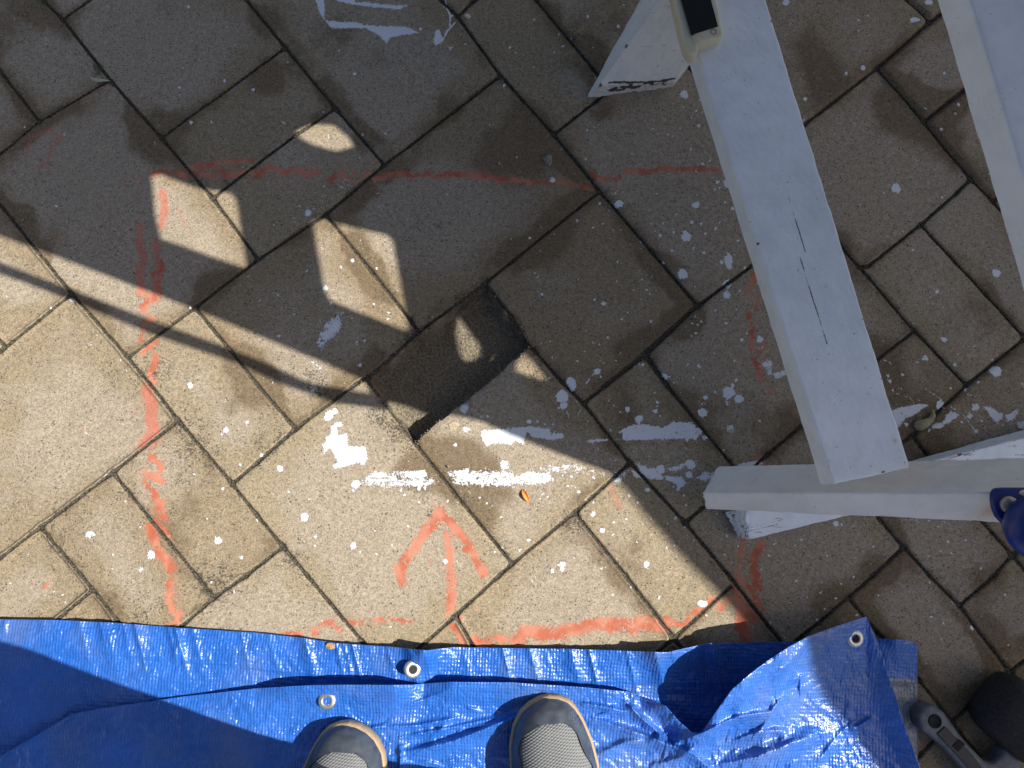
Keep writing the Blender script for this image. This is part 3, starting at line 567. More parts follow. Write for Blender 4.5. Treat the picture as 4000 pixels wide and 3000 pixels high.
# ------------------------------------------------------------ planks
def plank(name, P, r, mat, parent, nd=.004, wob=.0006, seed=1, cracks=(), stains=(), rough_end=None, chips=.12):
    """P: 8 corners (top ring 0-3, bottom ring 4-7) ; rounded, slightly uneven board"""
    P = [np.array(p, float) for p in P]
    Lx = (np.linalg.norm(P[1] - P[0]) + np.linalg.norm(P[2] - P[3])) / 2
    Ly = (np.linalg.norm(P[3] - P[0]) + np.linalg.norm(P[2] - P[1])) / 2
    Lz = (np.linalg.norm(P[4] - P[0]) + np.linalg.norm(P[6] - P[2])) / 2
    def axis(L):
        n = max(2, int(L / nd)); return np.unique(np.concatenate([[0, r * .3, r * .65, r], np.linspace(r, L - r, n), [L - r * .65, L - r * .3, L]]))
    ax, ay, az = axis(Lx), axis(Ly), axis(Lz)
    V, Q = [], []; off = 0
    def face(A, B, fix, order):
        nonlocal off
        a, b = np.meshgrid(A, B, indexing='ij'); n, m_ = a.shape
        c = np.full(a.shape, fix); arr = {order[0]: a, order[1]: b, order[2]: c}
        V.append(np.stack([arr[0].ravel(), arr[1].ravel(), arr[2].ravel()], 1))
        k = np.arange(n * m_).reshape(n, m_) + off
        q = np.stack([k[:-1, :-1], k[1:, :-1], k[1:, 1:], k[:-1, 1:]], -1).reshape(-1, 4)
        Q.append((q, order, fix)); off += n * m_
    for f in (0, Lz): face(ax, ay, f, (0, 1, 2))
    for f in (0, Ly): face(ax, az, f, (0, 2, 1))
    for f in (0, Lx): face(ay, az, f, (1, 2, 0))
    V = np.concatenate(V); q = np.concatenate([a for a, _, _ in Q])
    L3 = np.array([Lx, Ly, Lz]); c = np.clip(V, r, L3 - r); d = V - c
    nn = np.linalg.norm(d, axis=1, keepdims=True); V2 = c + np.where(nn > 1e-9, d / np.maximum(nn, 1e-9) * np.minimum(r, np.maximum(nn, 0) * 9), 0)
    on = np.where(nn > 1e-9, d / np.maximum(nn, 1e-9), 0)
    V2 = V2 + on * wob * ((vnoise(V[:, 0], V[:, 1] + V[:, 2] * 1.7, .02, seed) - .5) * 2 + (vnoise(V[:, 0], V[:, 1] * 2 - V[:, 2], .006, seed + 4) - .5))[:, None]
    if rough_end is not None:
        e = V2[:, 0] if rough_end == 0 else Lx - V2[:, 0]
        g = np.exp(-e / .006)[:, None]
        V2 = V2 + g * on * .004 * (vnoise(V[:, 1] + V[:, 0], V[:, 2] * 1.3 + V[:, 0], .005, seed + 9) - .8)[:, None]
    t = V2 / L3; u, v, w_ = t[:, :1], t[:, 1:2], t[:, 2:3]
    top = P[0] * (1 - u) * (1 - v) + P[1] * u * (1 - v) + P[2] * u * v + P[3] * (1 - u) * v
    bot = P[4] * (1 - u) * (1 - v) + P[5] * u * (1 - v) + P[6] * u * v + P[7] * (1 - u) * v
    X = top * (1 - w_) + bot * w_
    me = from_arrays(name, X, q)
    bm = bmesh.new(); bm.from_mesh(me); bmesh.ops.remove_doubles(bm, verts=bm.verts, dist=1e-6); bmesh.ops.recalc_face_normals(bm, faces=bm.faces)
    bm.to_mesh(me); bm.free()
    n = len(me.vertices); co = np.empty(n * 3, np.float32); me.vertices.foreach_get('co', co); co = co.reshape(-1, 3)
    ck = np.zeros(n); sn = np.zeros(n)
    vv_c = (np.sum(np.abs(on) > .25, axis=1) >= 2).astype(float)
    chipf = np.zeros(n)
    if chips > 0:
        ei = np.where(vv_c > 0)[0]; sel = X[ei]; val = vnoise(sel[:, 0] * 1.0 + sel[:, 2], sel[:, 1], .007, seed + 21) * .6 + vnoise(sel[:, 0], sel[:, 1] + sel[:, 2], .03, seed + 22) * .5
        hit = sel[val > 1.0 - chips]
        import mathutils
        kd = mathutils.kdtree.KDTree(max(1, len(hit)))
        for q_i, c_i in enumerate(hit): kd.insert(c_i, q_i)
        kd.balance()
        if len(hit):
            for q_i in range(n):
                dd_ = kd.find(co[q_i])[2]
                if dd_ < .0022: ck[q_i] = max(ck[q_i], .62)
    for pts, wpx, pk, z in cracks:
        Pw = [W(a, b, z) for a, b in pts]; dd = np.full(n, 1.)
        for a, b in zip(Pw[:-1], Pw[1:]): dd = np.minimum(dd, seg_dist(co[:, 0], co[:, 1], a[0], a[1], b[0], b[1]))
        ck = np.maximum(ck, pk * np.clip(.9 - dd / (wpx * PX), 0, 1) * (np.abs(co[:, 2] - z) < .015))
    for a, b, z, rr in stains:
        x, y = W(a, b, z); sn = np.maximum(sn, np.exp(-((co[:, 0] - x) ** 2 + (co[:, 1] - y) ** 2) / rr ** 2))
    attr(me, 'crack', np.stack([ck, sn, ck * 0, ck * 0 + 1], 1))
    return link(name, me, mat, parent)

tre = empty('trestle', (.55, .3, 0), 'white painted timber trestle with two long rails and splayed legs standing over the paint spots', 'trestle')
def lerp(a, b, t): return tuple(a[i] + (b[i] - a[i]) * t for i in range(len(a)))
# rail A
zt = .225; dv = np.array((515.0, 1630.0)); dv /= np.linalg.norm(dv)
def railpts(tl, tr, br, bl, z_t, th, z_e=None):
    z_e = z_t if z_e is None else z_e
    A = [W3(*tl, z_e), W3(*bl, z_t), W3(*br, z_t), W3(*tr, z_e)]
    return [tuple(p) for p in A] + [(p.x, p.y, p.z - th) for p in A]
ax_r = (W3(3255,1890,zt) - W3(2740,260,zt)).normalized()
M['rail'] = mat_white_paint('white_gloss_rail', (ax_r.x, ax_r.y))
rail = plank('rail', railpts((2500,-500),(2838,-500),(3555,1826),(3256,1892), zt, .034), .0022, M['rail'], tre, .0022, .0005, 3,
  cracks=[([(3078,770),(3092,820),(3120,900),(3145,985)],6,.95,zt),([(3126,1005),(3145,1080),(3170,1150),(3192,1215),(3212,1275),(3232,1345)],6,.95,zt),([(2852,105),(2868,150)],7,.7,zt),([(2978,220),(2982,250)],7,.7,zt),
          ([(3368,1247),(3369,1249)],7,1,zt),([(3336,1303),(3338,1304)],6,1,zt),([(3262,1251),(3265,1252)],6,.9,zt),([(3133,988),(3134,989)],6,.9,zt),([(3190,1086),(3194,1086)],6,.8,zt),([(3051,1098),(3052,1099)],5,.8,zt),([(3378,1438),(3379,1440)],8,.9,zt),
          ([(3326,1720),(3328,1726)],5,.6,zt),([(3175,445),(3177,470)],5,.5,zt),([(3003,470),(3010,500)],6,.6,zt),([(3075,700),(3078,745)],5,.7,zt),([(3150,1960),(3230,1960)],3,.3,zt)],
  stains=[(3496,1722,zt,.0022)])
rail['label'] = 'long narrow rail with cracked white paint running to the lower board'
# rail B (closer to the camera)
zb = .44
axb = (W3(3900,400,zb) - W3(3795,0,zb)).normalized()
M['rail2'] = mat_white_paint('white_gloss_rail_two', (axb.x, axb.y))
plank('rail', railpts((3660,-420),(4180,-420),(4720,1380),(4225,1440), zb, .038), .003, M['rail2'], tre, .004, .0005, 8, chips=0)['label'] = 'wide blurred rail crossing the upper right corner'
# splayed leg at the far end, under rail A
M['leg'] = mat_white_paint('white_gloss_leg', (.55, .83), .35, (.80, .79, .76))
Lp = [W3(2338,336,.036), W3(2645,-110,.150), W3(2960,-110,.150), W3(2634,322,.036)]
Lb = [W3(2286,388,.0), W3(2560,-110,.118), W3(2930,-60,.118), W3(2626,345,.0)]
leg = plank('leg', [tuple(p) for p in Lp + Lb], .0022, M['leg'], tre, .0022, .0009, 12, rough_end=0,
  cracks=[([(2372,336),(2480,333),(2560,330),(2632,322)],6.5,1,.030),([(2566,262),(2600,215),(2640,168)],3,.8,.055),([(2390,300),(2470,185),(2560,50)],3,.6,.06),([(2440,310),(2530,180)],3,.55,.055),([(2560,260),(2602,205)],3,.6,.05)])
# steep leg C rising to the right
M['legc'] = mat_white_paint('white_gloss_lower_leg', (1, .03), .15, (.88, .87, .84))
zc = lambda u: .085 + (u - 3000) / 1000 * .18
def C(u, v, dz=0): return tuple(W3(u, v, zc(u) + dz))
zl = .055
topL, midL, botL = (2788, 1862), (2738, 1927), (2752, 1990)
def Cz(p, z): return tuple(W3(p[0], p[1], z))
# section: ridge (mid) is proud, grey face slopes to the far side, cream face slopes to the near side
ridge_l, ridge_r = Cz((2738, 1927), .056), Cz((4260, 1924), .300)
far_l, far_r = Cz((2800, 1820), .030), Cz((4260, 1778), .230)
near_l, near_r = Cz((2752, 1990), .034), Cz((4260, 2060), .255)
under_l = tuple(np.array(far_l) + np.array(near_l) - np.array(ridge_l)); under_r = tuple(np.array(far_r) + np.array(near_r) - np.array(ridge_r))
plank('leg', [ridge_l, ridge_r, far_r, far_l, near_l, near_r, under_r, under_l], .0035, M['legc'], tre, .003, .0010, 15, rough_end=0, chips=0,
      stains=[(3895, 1970, .22, .014), (3840, 1985, .21, .010)])['label'] = 'steep leg with grey upper face and rounded cream edge beside the blue bracket'
# lower cross board D lying on the slabs
M['foot'] = mat_white_paint('flaking_white_foot_board', (.96, .26), .5)
dl, dr = Cz((2906, 1985), .052), Cz((4280, 1640), .052)
nl, nr = Cz((2924, 2109), .040), Cz((4280, 1782), .040)
bl_, br_ = Cz((2880, 2100), .004), Cz((4280, 1760), .004)
fl_, fr_ = Cz((2828, 2000), .010), Cz((4280, 1600), .010)
plank('foot_board', [dl, dr, nr, nl, fl_, fr_, br_, bl_], .002, M['foot'], tre, .0026, .0008, 19, rough_end=0,
  cracks=[([(2836+k*11,2002+k%2*6),(2862+k*10,2050),(2882+k*7,2100)],4,.8,.026) for k in range(5)] + [([(2915,2010+k*14),(2990,1992+k*14),(3060,1978+k*13)],4,.75,.046) for k in range(6)] + [([(3700+k*40,1790-k*9),(3760+k*40,1776-k*10)],4,.8,.048) for k in range(6)])['label'] = 'low board of flaking white paint crossing under the steep leg'

# blue bracket with bolt
def prism(name, pts, z0, z1, mat, parent=None, bevel=.0015, seg=2, pix=True, zoff=None):
    bm = bmesh.new(); a = []
    for p in pts:
        x, y = (W(p[0], p[1], z1) if pix else (p[0], p[1]))
        a.append((float(x), float(y)))
    top = [bm.verts.new((x, y, z1)) for x, y in a]; bot = [bm.verts.new((x, y, z0)) for x, y in a]
    bm.faces.new(top); bm.faces.new(bot[::-1])
    for i in range(len(a)): bm.faces.new((top[i - 1], bot[i - 1], bot[i], top[i]))
    bmesh.ops.recalc_face_normals(bm, faces=bm.faces)
    if bevel: bmesh.ops.bevel(bm, geom=[e for e in bm.edges if e.calc_face_angle(0) > .6], offset=bevel, segments=seg, affect='EDGES', profile=.5)
    bmesh.ops.triangulate(bm, faces=[f for f in bm.faces if len(f.verts) > 4])
    me = bpy.data.meshes.new(name); bm.to_mesh(me); bm.free()
    o = link(name, me, mat, parent); 
    try: me.set_sharp_from_angle(angle=.7)
    except Exception: pass
    return o
def lathe(name, prof, center, mat, parent=None, n=40, tilt=None, squash=(1, 1)):
    V, Q = [], []
    for (r, z) in prof:
        for k in range(n): V.append((r * math.cos(2 * math.pi * k / n) * squash[0], r * math.sin(2 * math.pi * k / n) * squash[1], z))
    V = np.array(V)
    if tilt: 
        Rm = np.array(tilt.to_matrix()); V = V @ Rm.T
    V = V + np.array(center)
    m_ = len(prof)
    for i in range(m_ - 1):
        for k in range(n): Q.append((i * n + k, i * n + (k + 1) % n, (i + 1) * n + (k + 1) % n, (i + 1) * n + k))
    return link(name, from_arrays(name, V, Q), mat, parent)
br = prism('hinge_bracket', [(3880,1950),(3882,1925),(3892,1908),(3915,1904),(4140,1904),(4140,2140),(4010,2140),(3975,2130),(3955,2105),(3945,2072),(3925,2045),(3900,2018),(3886,1985)], .256, .264, M['blue_metal'], tre, .002, 3)
p = W3(3938, 1972, .264)
lathe('bolt', [(.0, .007), (.005, .0068), (.0086, .005), (.0094, .002), (.0094, 0)], tuple(p), M['bolt'], br, 24)
p = W3(4042, 2062, .285)
lathe('knob', [(.0, .02), (.012, .019), (.022, .014), (.027, .006), (.028, -.004), (.024, -.014), (.015, -.018)], tuple(p), M['blue_metal'], br, 40, squash=(1.0, 1.15))

# cream gadget clipped over rail A
gad = empty('plastic_gadget', W3(2740, 60, zt), 'cream plastic gadget with black panel and small round hole clipped on the long rail', 'gadget')
zg = zt + .022
def roundpoly(P, r, n=5):
    out = []
    for i in range(len(P)):
        a, b, c = np.array(P[i - 1], float), np.array(P[i], float), np.array(P[(i + 1) % len(P)], float)
        u = (a - b) / np.linalg.norm(a - b); v = (c - b) / np.linalg.norm(c - b)
        rr = min(r, np.linalg.norm(a - b) * .45, np.linalg.norm(c - b) * .45)
        s, e = b + u * rr, b + v * rr
        for k in range(n + 1):
            t = k / n; out.append(tuple((1 - t) ** 2 * s + 2 * t * (1 - t) * b + t * t * e))
    return out
body_px = roundpoly([(2600,-330),(2715,172),(2830,140),(2730,-360)], 22)
gb = prism('casing', body_px, zt + .0005, zg, M['cream'], gad, .0035, 4)
tab = roundpoly([(2556,-330),(2640,-330),(2726,160),(2728,208),(2700,214),(2676,172)], 12)
prism('clip', tab, zt - .002, zg - .003, M['cream'], gad, .003, 3)
prism('panel', [(2622,-140),(2701,135),(2805,102),(2734,-160)], zg - .001, zg + .0008, M['black'], gad, 0)
p = W3(2787, 124, zg)
lathe('button', [(.0, -.0005), (.0030, -.0005), (.0034, .0006), (.0038, .0002)], tuple(p), M['black'], gad, 20)

# ------------------------------------------------------------ tarp
tarp = empty('tarpaulin', (0, -.35, 0), 'crumpled blue woven tarpaulin with metal eyelets folded along the bottom of the picture', 'tarpaulin')
def interp(x, tab): return np.interp(x, [t[0] for t in tab], [t[1] for t in tab])
E1T = [(-500,2410),(0,2419),(226,2422),(452,2433),(678,2451),(1000,2471),(1181,2492),(1316,2512),(1520,2526),(1600,2534),(1642,2539),(1672,2540),(1705,2535),(1768,2528),(2000,2532),(2226,2535),(2407,2541),(2540,2546),(2610,2548),(2678,2532),(2768,2512),(2913,2510),(3122,2505),(3425,2494),(3533,2499),(3572,2510),(3584,2521)]
E1Z = [(-500,.004),(0,.004),(1000,.005),(1300,.008),(1500,.010),(1580,.018),(1640,.026),(1700,.020),(1800,.008),(2100,.010),(2300,.012),(2500,.026),(2600,.034),(2680,.028),(2800,.012),(2900,.008),(3400,.012),(3500,.03),(3584,.018)]
E2T = [(-500,3250),(0,2955),(154,2865),(280,2788),(407,2765),(723,2720),(1000,2689),(1203,2677),(1339,2675),(1520,2676),(1610,2675),(1655,2670),(1746,2664),(2000,2666),(2271,2684),(2452,2702),(2530,2728),(2600,2757),(2655,2820),(2705,2861),(2741,2860),(2800,2775),(2859,2693),(2930,2632),(3000,2580),(3080,2528),(3158,2485),(3271,2444),(3384,2408),(3434,2521),(3475,2648),(3542,2860),(3600,3010),(3760,3420)]
E2Z = [(-500,.02),(0,.02),(400,.016),(723,.010),(1000,.015),(1120,.032),(1350,.042),(1540,.042),(1655,.012),(1760,.036),(1950,.032),(2200,.026),(2400,.026),(2500,.022),(2600,.052),(2680,.045),(2741,.05),(2800,.075),(2900,.095),(3050,.085),(3158,.06),(3384,.038),(3434,.034),(3600,.028)]
def ridge(U, Vv, pts, h, wpx, asym=1.0):
    d = np.full(U.shape, 1e9); side = np.zeros(U.shape); tt = np.zeros(U.shape); tot = len(pts) - 1
    for k, (a, b) in enumerate(zip(pts[:-1], pts[1:])):
        dx, dy = b[0] - a[0], b[1] - a[1]; Ls = dx * dx + dy * dy
        t = np.clip(((U - a[0]) * dx + (Vv - a[1]) * dy) / Ls, 0, 1); dd = np.hypot(U - a[0] - t * dx, Vv - a[1] - t * dy)
        cr = (U - a[0]) * dy - (Vv - a[1]) * dx
        m_ = dd < d; d = np.where(m_, dd, d); side = np.where(m_, np.sign(cr), side); tt = np.where(m_, (k + t) / tot, tt)
    wv = np.where(side > 0, wpx * asym, wpx)
    return h * np.exp(-np.abs(d / wv) ** 1.3) * np.sin(np.clip(tt, .02, .98) * math.pi) ** .5
def crumple(X, Y, amp, seed):
    n = np.abs(fbm(X, Y, .035, seed, 3) - .5) * 2; m_ = np.abs(fbm(X + .1 * vnoise(X, Y, .05, 2), Y, .014, seed + 7, 2) - .5) * 2
    return amp * (n * 1.3 + m_ * .9 - .6)
def sheet(name, xs, top_fn, zfun, bottom, rows, mats, silver=None):
    U = np.repeat(xs[:, None], rows, 1); s = np.linspace(0, 1, rows)[None, :] ** 1.25
    Tt = top_fn(xs)[:, None]; Vv = Tt + (np.maximum(bottom, Tt + 60) - Tt) * s
    Zv = zfun(U, Vv, Vv - Tt)
    X, Y = W(U, Vv, Zv)
    k = np.arange(U.size).reshape(U.shape)
    q = np.stack([k[:-1, :-1], k[:-1, 1:], k[1:, 1:], k[1:, :-1]], -1).reshape(-1, 4)
    me = from_arrays(name, np.stack([X.ravel(), Y.ravel(), Zv.ravel()], 1), q)
    o = link(name, me, mats, tarp)
    if silver is not None:
        Uc = U[:-1, :-1].ravel(); Vc = Vv[:-1, :-1].ravel(); mi = silver(Uc, Vc).astype(np.int32)
        if len(mi) == len(me.polygons): me.polygons.foreach_set('material_index', mi)
    sol = o.modifiers.new('thickness', 'SOLIDIFY'); sol.thickness = .0006; sol.offset = -1
    return o
def z_low(U, Vv, s):
    ez = interp(U, E1Z); X, Y = W(U, Vv, 0)
    z = .004 + (ez - .004) * np.exp(-(s / 75) ** 1.5)
    z = z + .004 * fbm(X, Y, .10, 61, 2) * sstep(0, 60, s) + crumple(X, Y, .0016, 63)
    hem = np.interp(U, [0,226,407,601,769,1000,1181,1400,1650,2300,2480,2650,3000], [2548,2553,2557,2573,2589,2612,2640,2655,2665,2668,2668,2672,2670])
    z = z + .0022 * sstep(6, -4, Vv - hem) 
    z = z + ridge(U, Vv, [(690,2520),(680,2570)], .003, 10) + ridge(U, Vv, [(20,2420),(15,2480)], .004, 12)
    for u0, hh, ww in [(410,.004,26),(540,.003,18),(1190,.006,24),(1600,.006,22),(2070,.005,20),(2230,.005,30),(2560,.010,34),(2780,.010,22)] + [(random.Random(k).uniform(0, 2900), random.Random(k + 50).uniform(.0015, .0040), random.Random(k + 90).uniform(7, 20)) for k in range(22)]:
        z = z + hh * np.exp(-np.abs((U - u0 - .25 * s) / ww) ** 1.5) * sstep(260, 40, s)
    z = z + .018 * np.exp(-((U - 1655) / 40) ** 2) * np.exp(-(s / 60) ** 2)
    return np.maximum(z, .0028)
xs = np.arange(-500, 3585, 4.0)
sheet('ground_sheet', xs, lambda x: interp(x, E1T), z_low, 3500, 150, [M['tarp'], M['silver']], silver=lambda u, v: (u > 3400) & (v > 2648))
def z_top(U, Vv, s):
    ez = interp(U, E2Z); X, Y = W(U, Vv, 0)
    base = .013 + .006 * fbm(X, Y, .12, 71, 2)
    dec = interp(U, [(-500,70),(2000,70),(2500,80),(2741,90),(2850,120),(3100,170),(3384,200),(3600,120)])
    z = base + (ez - .013) * np.exp(-(s / dec) ** 1.6)
    z = z + crumple(X, Y, .0022, 73) * sstep(0, 12, s) + crumple(X, Y, .0040, 83) * sstep(2250, 2600, U) * sstep(3300, 3000, U)
    for pts, h, wd_, a in [([(1569,2942),(1768,2896),(2000,2806),(2060,2780)],.016,34,.35),([(1400,2842),(1620,2835),(1800,2800)],.006,14,.5),([(1560,2880),(1760,2842),(1990,2792)],.006,12,.5),([(2260,2745),(2380,2765),(2460,2785)],.010,20,.5),
      ([(2316,2806),(2515,2872),(2600,2905),(2705,2942),(2790,3020)],.020,30,.45),([(2450,2745),(2500,2800),(2560,2850),(2600,2900)],.020,22,.6),([(2640,2900),(2750,2860),(2880,2800),(3010,2780),(3060,2720)],.014,22,.5),
      ([(2780,2990),(2950,2960),(3100,2900),(3200,2860)],.022,50,.6),([(3040,2640),(3110,2560),(3150,2500)],.010,30,1),([(560,2860),(620,2815),(700,2800)],.006,40,1),([(1000,3040),(1180,2960),(1560,2950)],.006,30,1),
      ([(1560,3060),(1565,2960),(1560,2900)],.008,16,.5),([(2550,2990),(2660,2960),(2730,2900)],.010,22,.7),([(2330,2950),(2440,2900),(2520,2890)],.010,26,.6),([(2850,2900),(2960,2860),(3080,2850)],.010,18,.6)]:
        z = z + ridge(U, Vv, pts, h, wd_, a)
    cr_ = random.Random(5)
    for k in range(34):
        u0 = cr_.uniform(1100, 3350); v0 = cr_.uniform(2700, 3000); a_ = cr_.gauss(-.15 if u0 < 2400 else -.75, .35); l_ = cr_.uniform(50, 190)
        p0, p2 = (u0, v0), (u0 + l_ * math.cos(a_), v0 + l_ * math.sin(a_)); pm = ((p0[0] + p2[0]) / 2 + cr_.uniform(-8, 8), (p0[1] + p2[1]) / 2 + cr_.uniform(-8, 8))
        z = z + ridge(U, Vv, [p0, pm, p2], cr_.uniform(.0018, .0048), cr_.uniform(6, 13), cr_.uniform(.4, 1))
    z = z + .018 * np.exp(-((U - 2960) / 150) ** 2 - ((Vv - 2760) / 130) ** 2)
    z = z - .012 * np.exp(-((U - 2590) / 60) ** 2 - ((Vv - 2850) / 40) ** 2)
    return np.maximum(z, .0085 + .002 * vnoise(X, Y, .03, 3))
xs = np.unique(np.concatenate([np.arange(-500, 2590, 4.0), np.arange(2590, 2900, 2.0), np.arange(2900, 3380, 3.0), np.arange(3380, 3640, 1.5), np.arange(3640, 3760, 4)]))
sheet('folded_flap', xs, lambda x: interp(x, E2T), z_top, 3520, 190, [M['tarp']])
def zq(fn, tab, u, v): return float(fn(np.array([[float(u)]]), np.array([[float(v)]]), np.array([[v - interp(u, tab)]]))[0, 0])
# eyelets
from mathutils import Euler
RING = [(.0052, -.003), (.0052, .0012), (.0062, .0019), (.0080, .0020), (.0102, .0013), (.0116, .0004), (.0118, -.0035)]
for (u, v, z, rot, lbl) in [(1612, 2615, zq(z_low, E1T, 1612, 2615) + .005, (0, .3, 0), 'upper eyelet tilted in the hem'), (1277, 2737, zq(z_top, E2T, 1277, 2737) + .0035, (0, 0, 0), 'eyelet on the second fold beside the left shoe'), (3340, 2494, zq(z_top, E2T, 3340, 2494) + .0005, (.05, .05, 0), 'eyelet in the raised corner flap')]:
    p = W3(u, v, z + .0008); e = lathe('eyelet', RING, tuple(p), M['grommet'], tarp, 40, tilt=Euler(rot)); e['label'] = lbl
    lathe('eyelet_hole', [(.0, .0004), (.0053, .0004)], tuple(p), M['black'] if u != 1277 else M['tarp'], e, 24, tilt=Euler(rot))

# ------------------------------------------------------------ person: only the shoe tips show
person = empty('person', (-.1, -.5, 0), 'person standing on the blue tarpaulin of whom only two grey mesh shoe tips show', 'person')
def shoe(toe, heading, z0, flip, lbl):
    """toe: photo position of sole tip; heading: radians from +y"""
    tx, ty = W(toe[0], toe[1], z0 + .012)
    ch, sh = math.cos(heading), math.sin(heading)
    def pl(x, y, z): return (float(tx) + x * ch - y * sh, float(ty) + x * sh + y * ch, z0 + z)
    # half widths along the shoe, y = 0 at the toe tip, negative backwards; outer side o, inner side i
    S = np.concatenate([np.linspace(0, 1, 26) ** 2 * .06, np.linspace(.064, .285, 40)])
    wi = np.interp(S, [0,.002,.008,.018,.035,.06,.09,.13,.18,.23,.265,.28,.285], [0,.012,.026,.039,.050,.056,.057,.050,.041,.039,.034,.020,0])
    wo = np.interp(S, [0,.002,.008,.018,.035,.06,.09,.13,.18,.23,.265,.28,.285], [0,.014,.027,.036,.045,.054,.060,.058,.047,.041,.035,.020,0])
    if flip: wl, wr = wi, wo
    else: wl, wr = wo, wi
    hh = np.interp(S, [0,.01,.03,.06,.1,.15,.2,.285], [.010,.024,.034,.042,.055,.078,.098,.100])
    root = empty_part = bpy.data.objects.new('shoe', None); COL.objects.link(root); root.parent = person; root.matrix_parent_inverse = person.matrix_basis.inverted(); root.location = pl(0, -.14, 0)
    root['label'] = lbl
    n = 33; ts = np.linspace(-1, 1, n)
    def surf(name, tlo, thi, off, mat, zf, edge=1.0, rng_=(0, len(S))):
        V = []; 
        for i in range(*rng_):
            for k in range(n):
                t = tlo[i] + (thi[i] - tlo[i]) * (ts[k] + 1) / 2
                wv = (wr[i] if t > 0 else wl[i]) * edge
                x = t * wv; V.append(pl(x, -S[i] - (1 - edge) * .06 * np.exp(-S[i] / .03), zf(i, t) + off))
        m_ = rng_[1] - rng_[0]; k = np.arange(m_ * n).reshape(m_, n)
        q = np.stack([k[:-1, :-1], k[1:, :-1], k[1:, 1:], k[:-1, 1:]], -1).reshape(-1, 4)
        me = from_arrays(name, V, q[:, ::-1]); o = bpy.data.objects.new(name, me); COL.objects.link(o); me.materials.append(mat)
        me.polygons.foreach_set('use_smooth', np.ones(len(me.polygons), bool))
        o.parent = root; o.matrix_parent_inverse = (person.matrix_basis @ person.matrix_basis.inverted() @ root.matrix_basis).inverted()
        return o
    one = np.ones(len(S))
    # sole: closed ring wall with rounded welt
    m_ = len(S); outl = [(-wl[i], -S[i]) for i in range(m_)] + [(wr[i], -S[i]) for i in range(m_ - 2, 0, -1)]
    outl = np.array(outl); cen = np.array([0, -.14])
    levels = [(.93, .0), (.985, .003), (1.0, .010), (1.0, .019), (.985, .0235), (.955, .0245), (.90, .0235)]
    V = []
    for sc_, z in levels:
        for (x, y) in outl: 
            nx, ny = x * sc_, y + (1 - sc_) * (-.10 if y > -.1 else .10) * (1 if abs(y) < .08 or abs(y) > .2 else .3); V.append(pl(nx, ny, z))
    N = len(outl); Q = []
    for l in range(len(levels) - 1):
        for k in range(N): Q.append((l * N + k, l * N + (k + 1) % N, (l + 1) * N + (k + 1) % N, (l + 1) * N + k))
    me = from_arrays('sole', V, Q); bm = bmesh.new(); bm.from_mesh(me); bmesh.ops.recalc_face_normals(bm, faces=bm.faces); bm.to_mesh(me); bm.free()
    o = bpy.data.objects.new('sole', me); COL.objects.link(o); me.materials.append(M['sole']); me.polygons.foreach_set('use_smooth', np.ones(len(me.polygons), bool))
    o.parent = root; o.matrix_parent_inverse = root.matrix_basis.inverted()
    zf = lambda i, t: .0215 + hh[i] * (1 - abs(t) ** 2.6) ** .62
    surf('mesh_upper', -one, one, 0, M['mesh'], zf, .93)
    # rubber toe guard: front cap whose rear rim waves, then side bands
    tip = int(np.searchsorted(S, .023))
    surf('toe_guard', -one, one, .0016, M['bumper'], lambda i, t: zf(i, t), .945, (0, tip + 1))
    for sg in (-1, 1):
        def lo(i): 
            d = S[i] - .024; return float(np.clip(.34 + .50 * (1 - math.exp(-d / .012)) + .06 * math.sin(d * 110 + sg), .0, .93))
        inn = np.array([sg * lo(i) for i in range(m_)]); out_ = sg * one
        a_, b_ = (out_, inn) if sg < 0 else (inn, out_)
        surf('side_guard', a_, b_, .0019, M['bumper'], lambda i, t: zf(i, t) + .0012 * math.exp(-abs(abs(t) - lo(i)) / .05), .948, (tip, 48))
    return root
shoe((1368, 2813), math.radians(-4), .018, False, 'left shoe tip in shadow near the middle of the tarpaulin')
shoe((2140, 2708), math.radians(4), .017, True, 'right shoe tip in full sun')
# body (outside the picture; it throws the rounded shadow over the lower left)
def skin(name, nodes, edges, mat, parent):
    me = bpy.data.meshes.new(name); me.from_pydata([n[0] for n in nodes], edges, []); o = bpy.data.objects.new(name, me); COL.objects.link(o)
    me.materials.append(mat)
    sk = o.modifiers.new('skin', 'SKIN'); sk.use_smooth_shade = True
    for i, n in enumerate(nodes):
        me.skin_vertices[0].data[i].radius = (n[1], n[2] if len(n) > 2 else n[1]); me.skin_vertices[0].data[i].use_root = (i == 0)
    ss = o.modifiers.new('sub', 'SUBSURF'); ss.levels = 1; ss.render_levels = 2
    o.parent = parent; o.matrix_parent_inverse = parent.matrix_basis.inverted(); return o
nodes = [((-.10,-0.400,.88),.16,.12),((-.10,-0.370,1.05),.17,.11),((-.10,-0.320,1.22),.18,.11),((-.10,-0.270,1.34),.08,.07),((-.10,-0.230,1.44),.055,.055),((-.10,-0.170,1.50),.09,.10),((-.10,-0.150,1.60),.085,.095),
 ((-.21,-0.410,.76),.10),((-.235,-0.450,.46),.072),((-.235,-0.450,.13),.055),((.02,-0.410,.76),.10),((.05,-0.450,.46),.072),((.055,-0.440,.13),.052),
 ((-.30,-0.320,1.27),.055),((-.34,-0.290,1.10),.042),((-.16,-0.170,1.14),.03),((.10,-0.320,1.27),.055),((.16,-0.290,1.10),.042),((.08,-0.170,1.14),.03)]
edges = [(0,1),(1,2),(2,3),(3,4),(4,5),(5,6),(0,7),(7,8),(8,9),(0,10),(10,11),(11,12),(2,13),(13,14),(14,15),(2,16),(16,17),(17,18)]
skin('body', nodes, edges, M['cloth'], person)

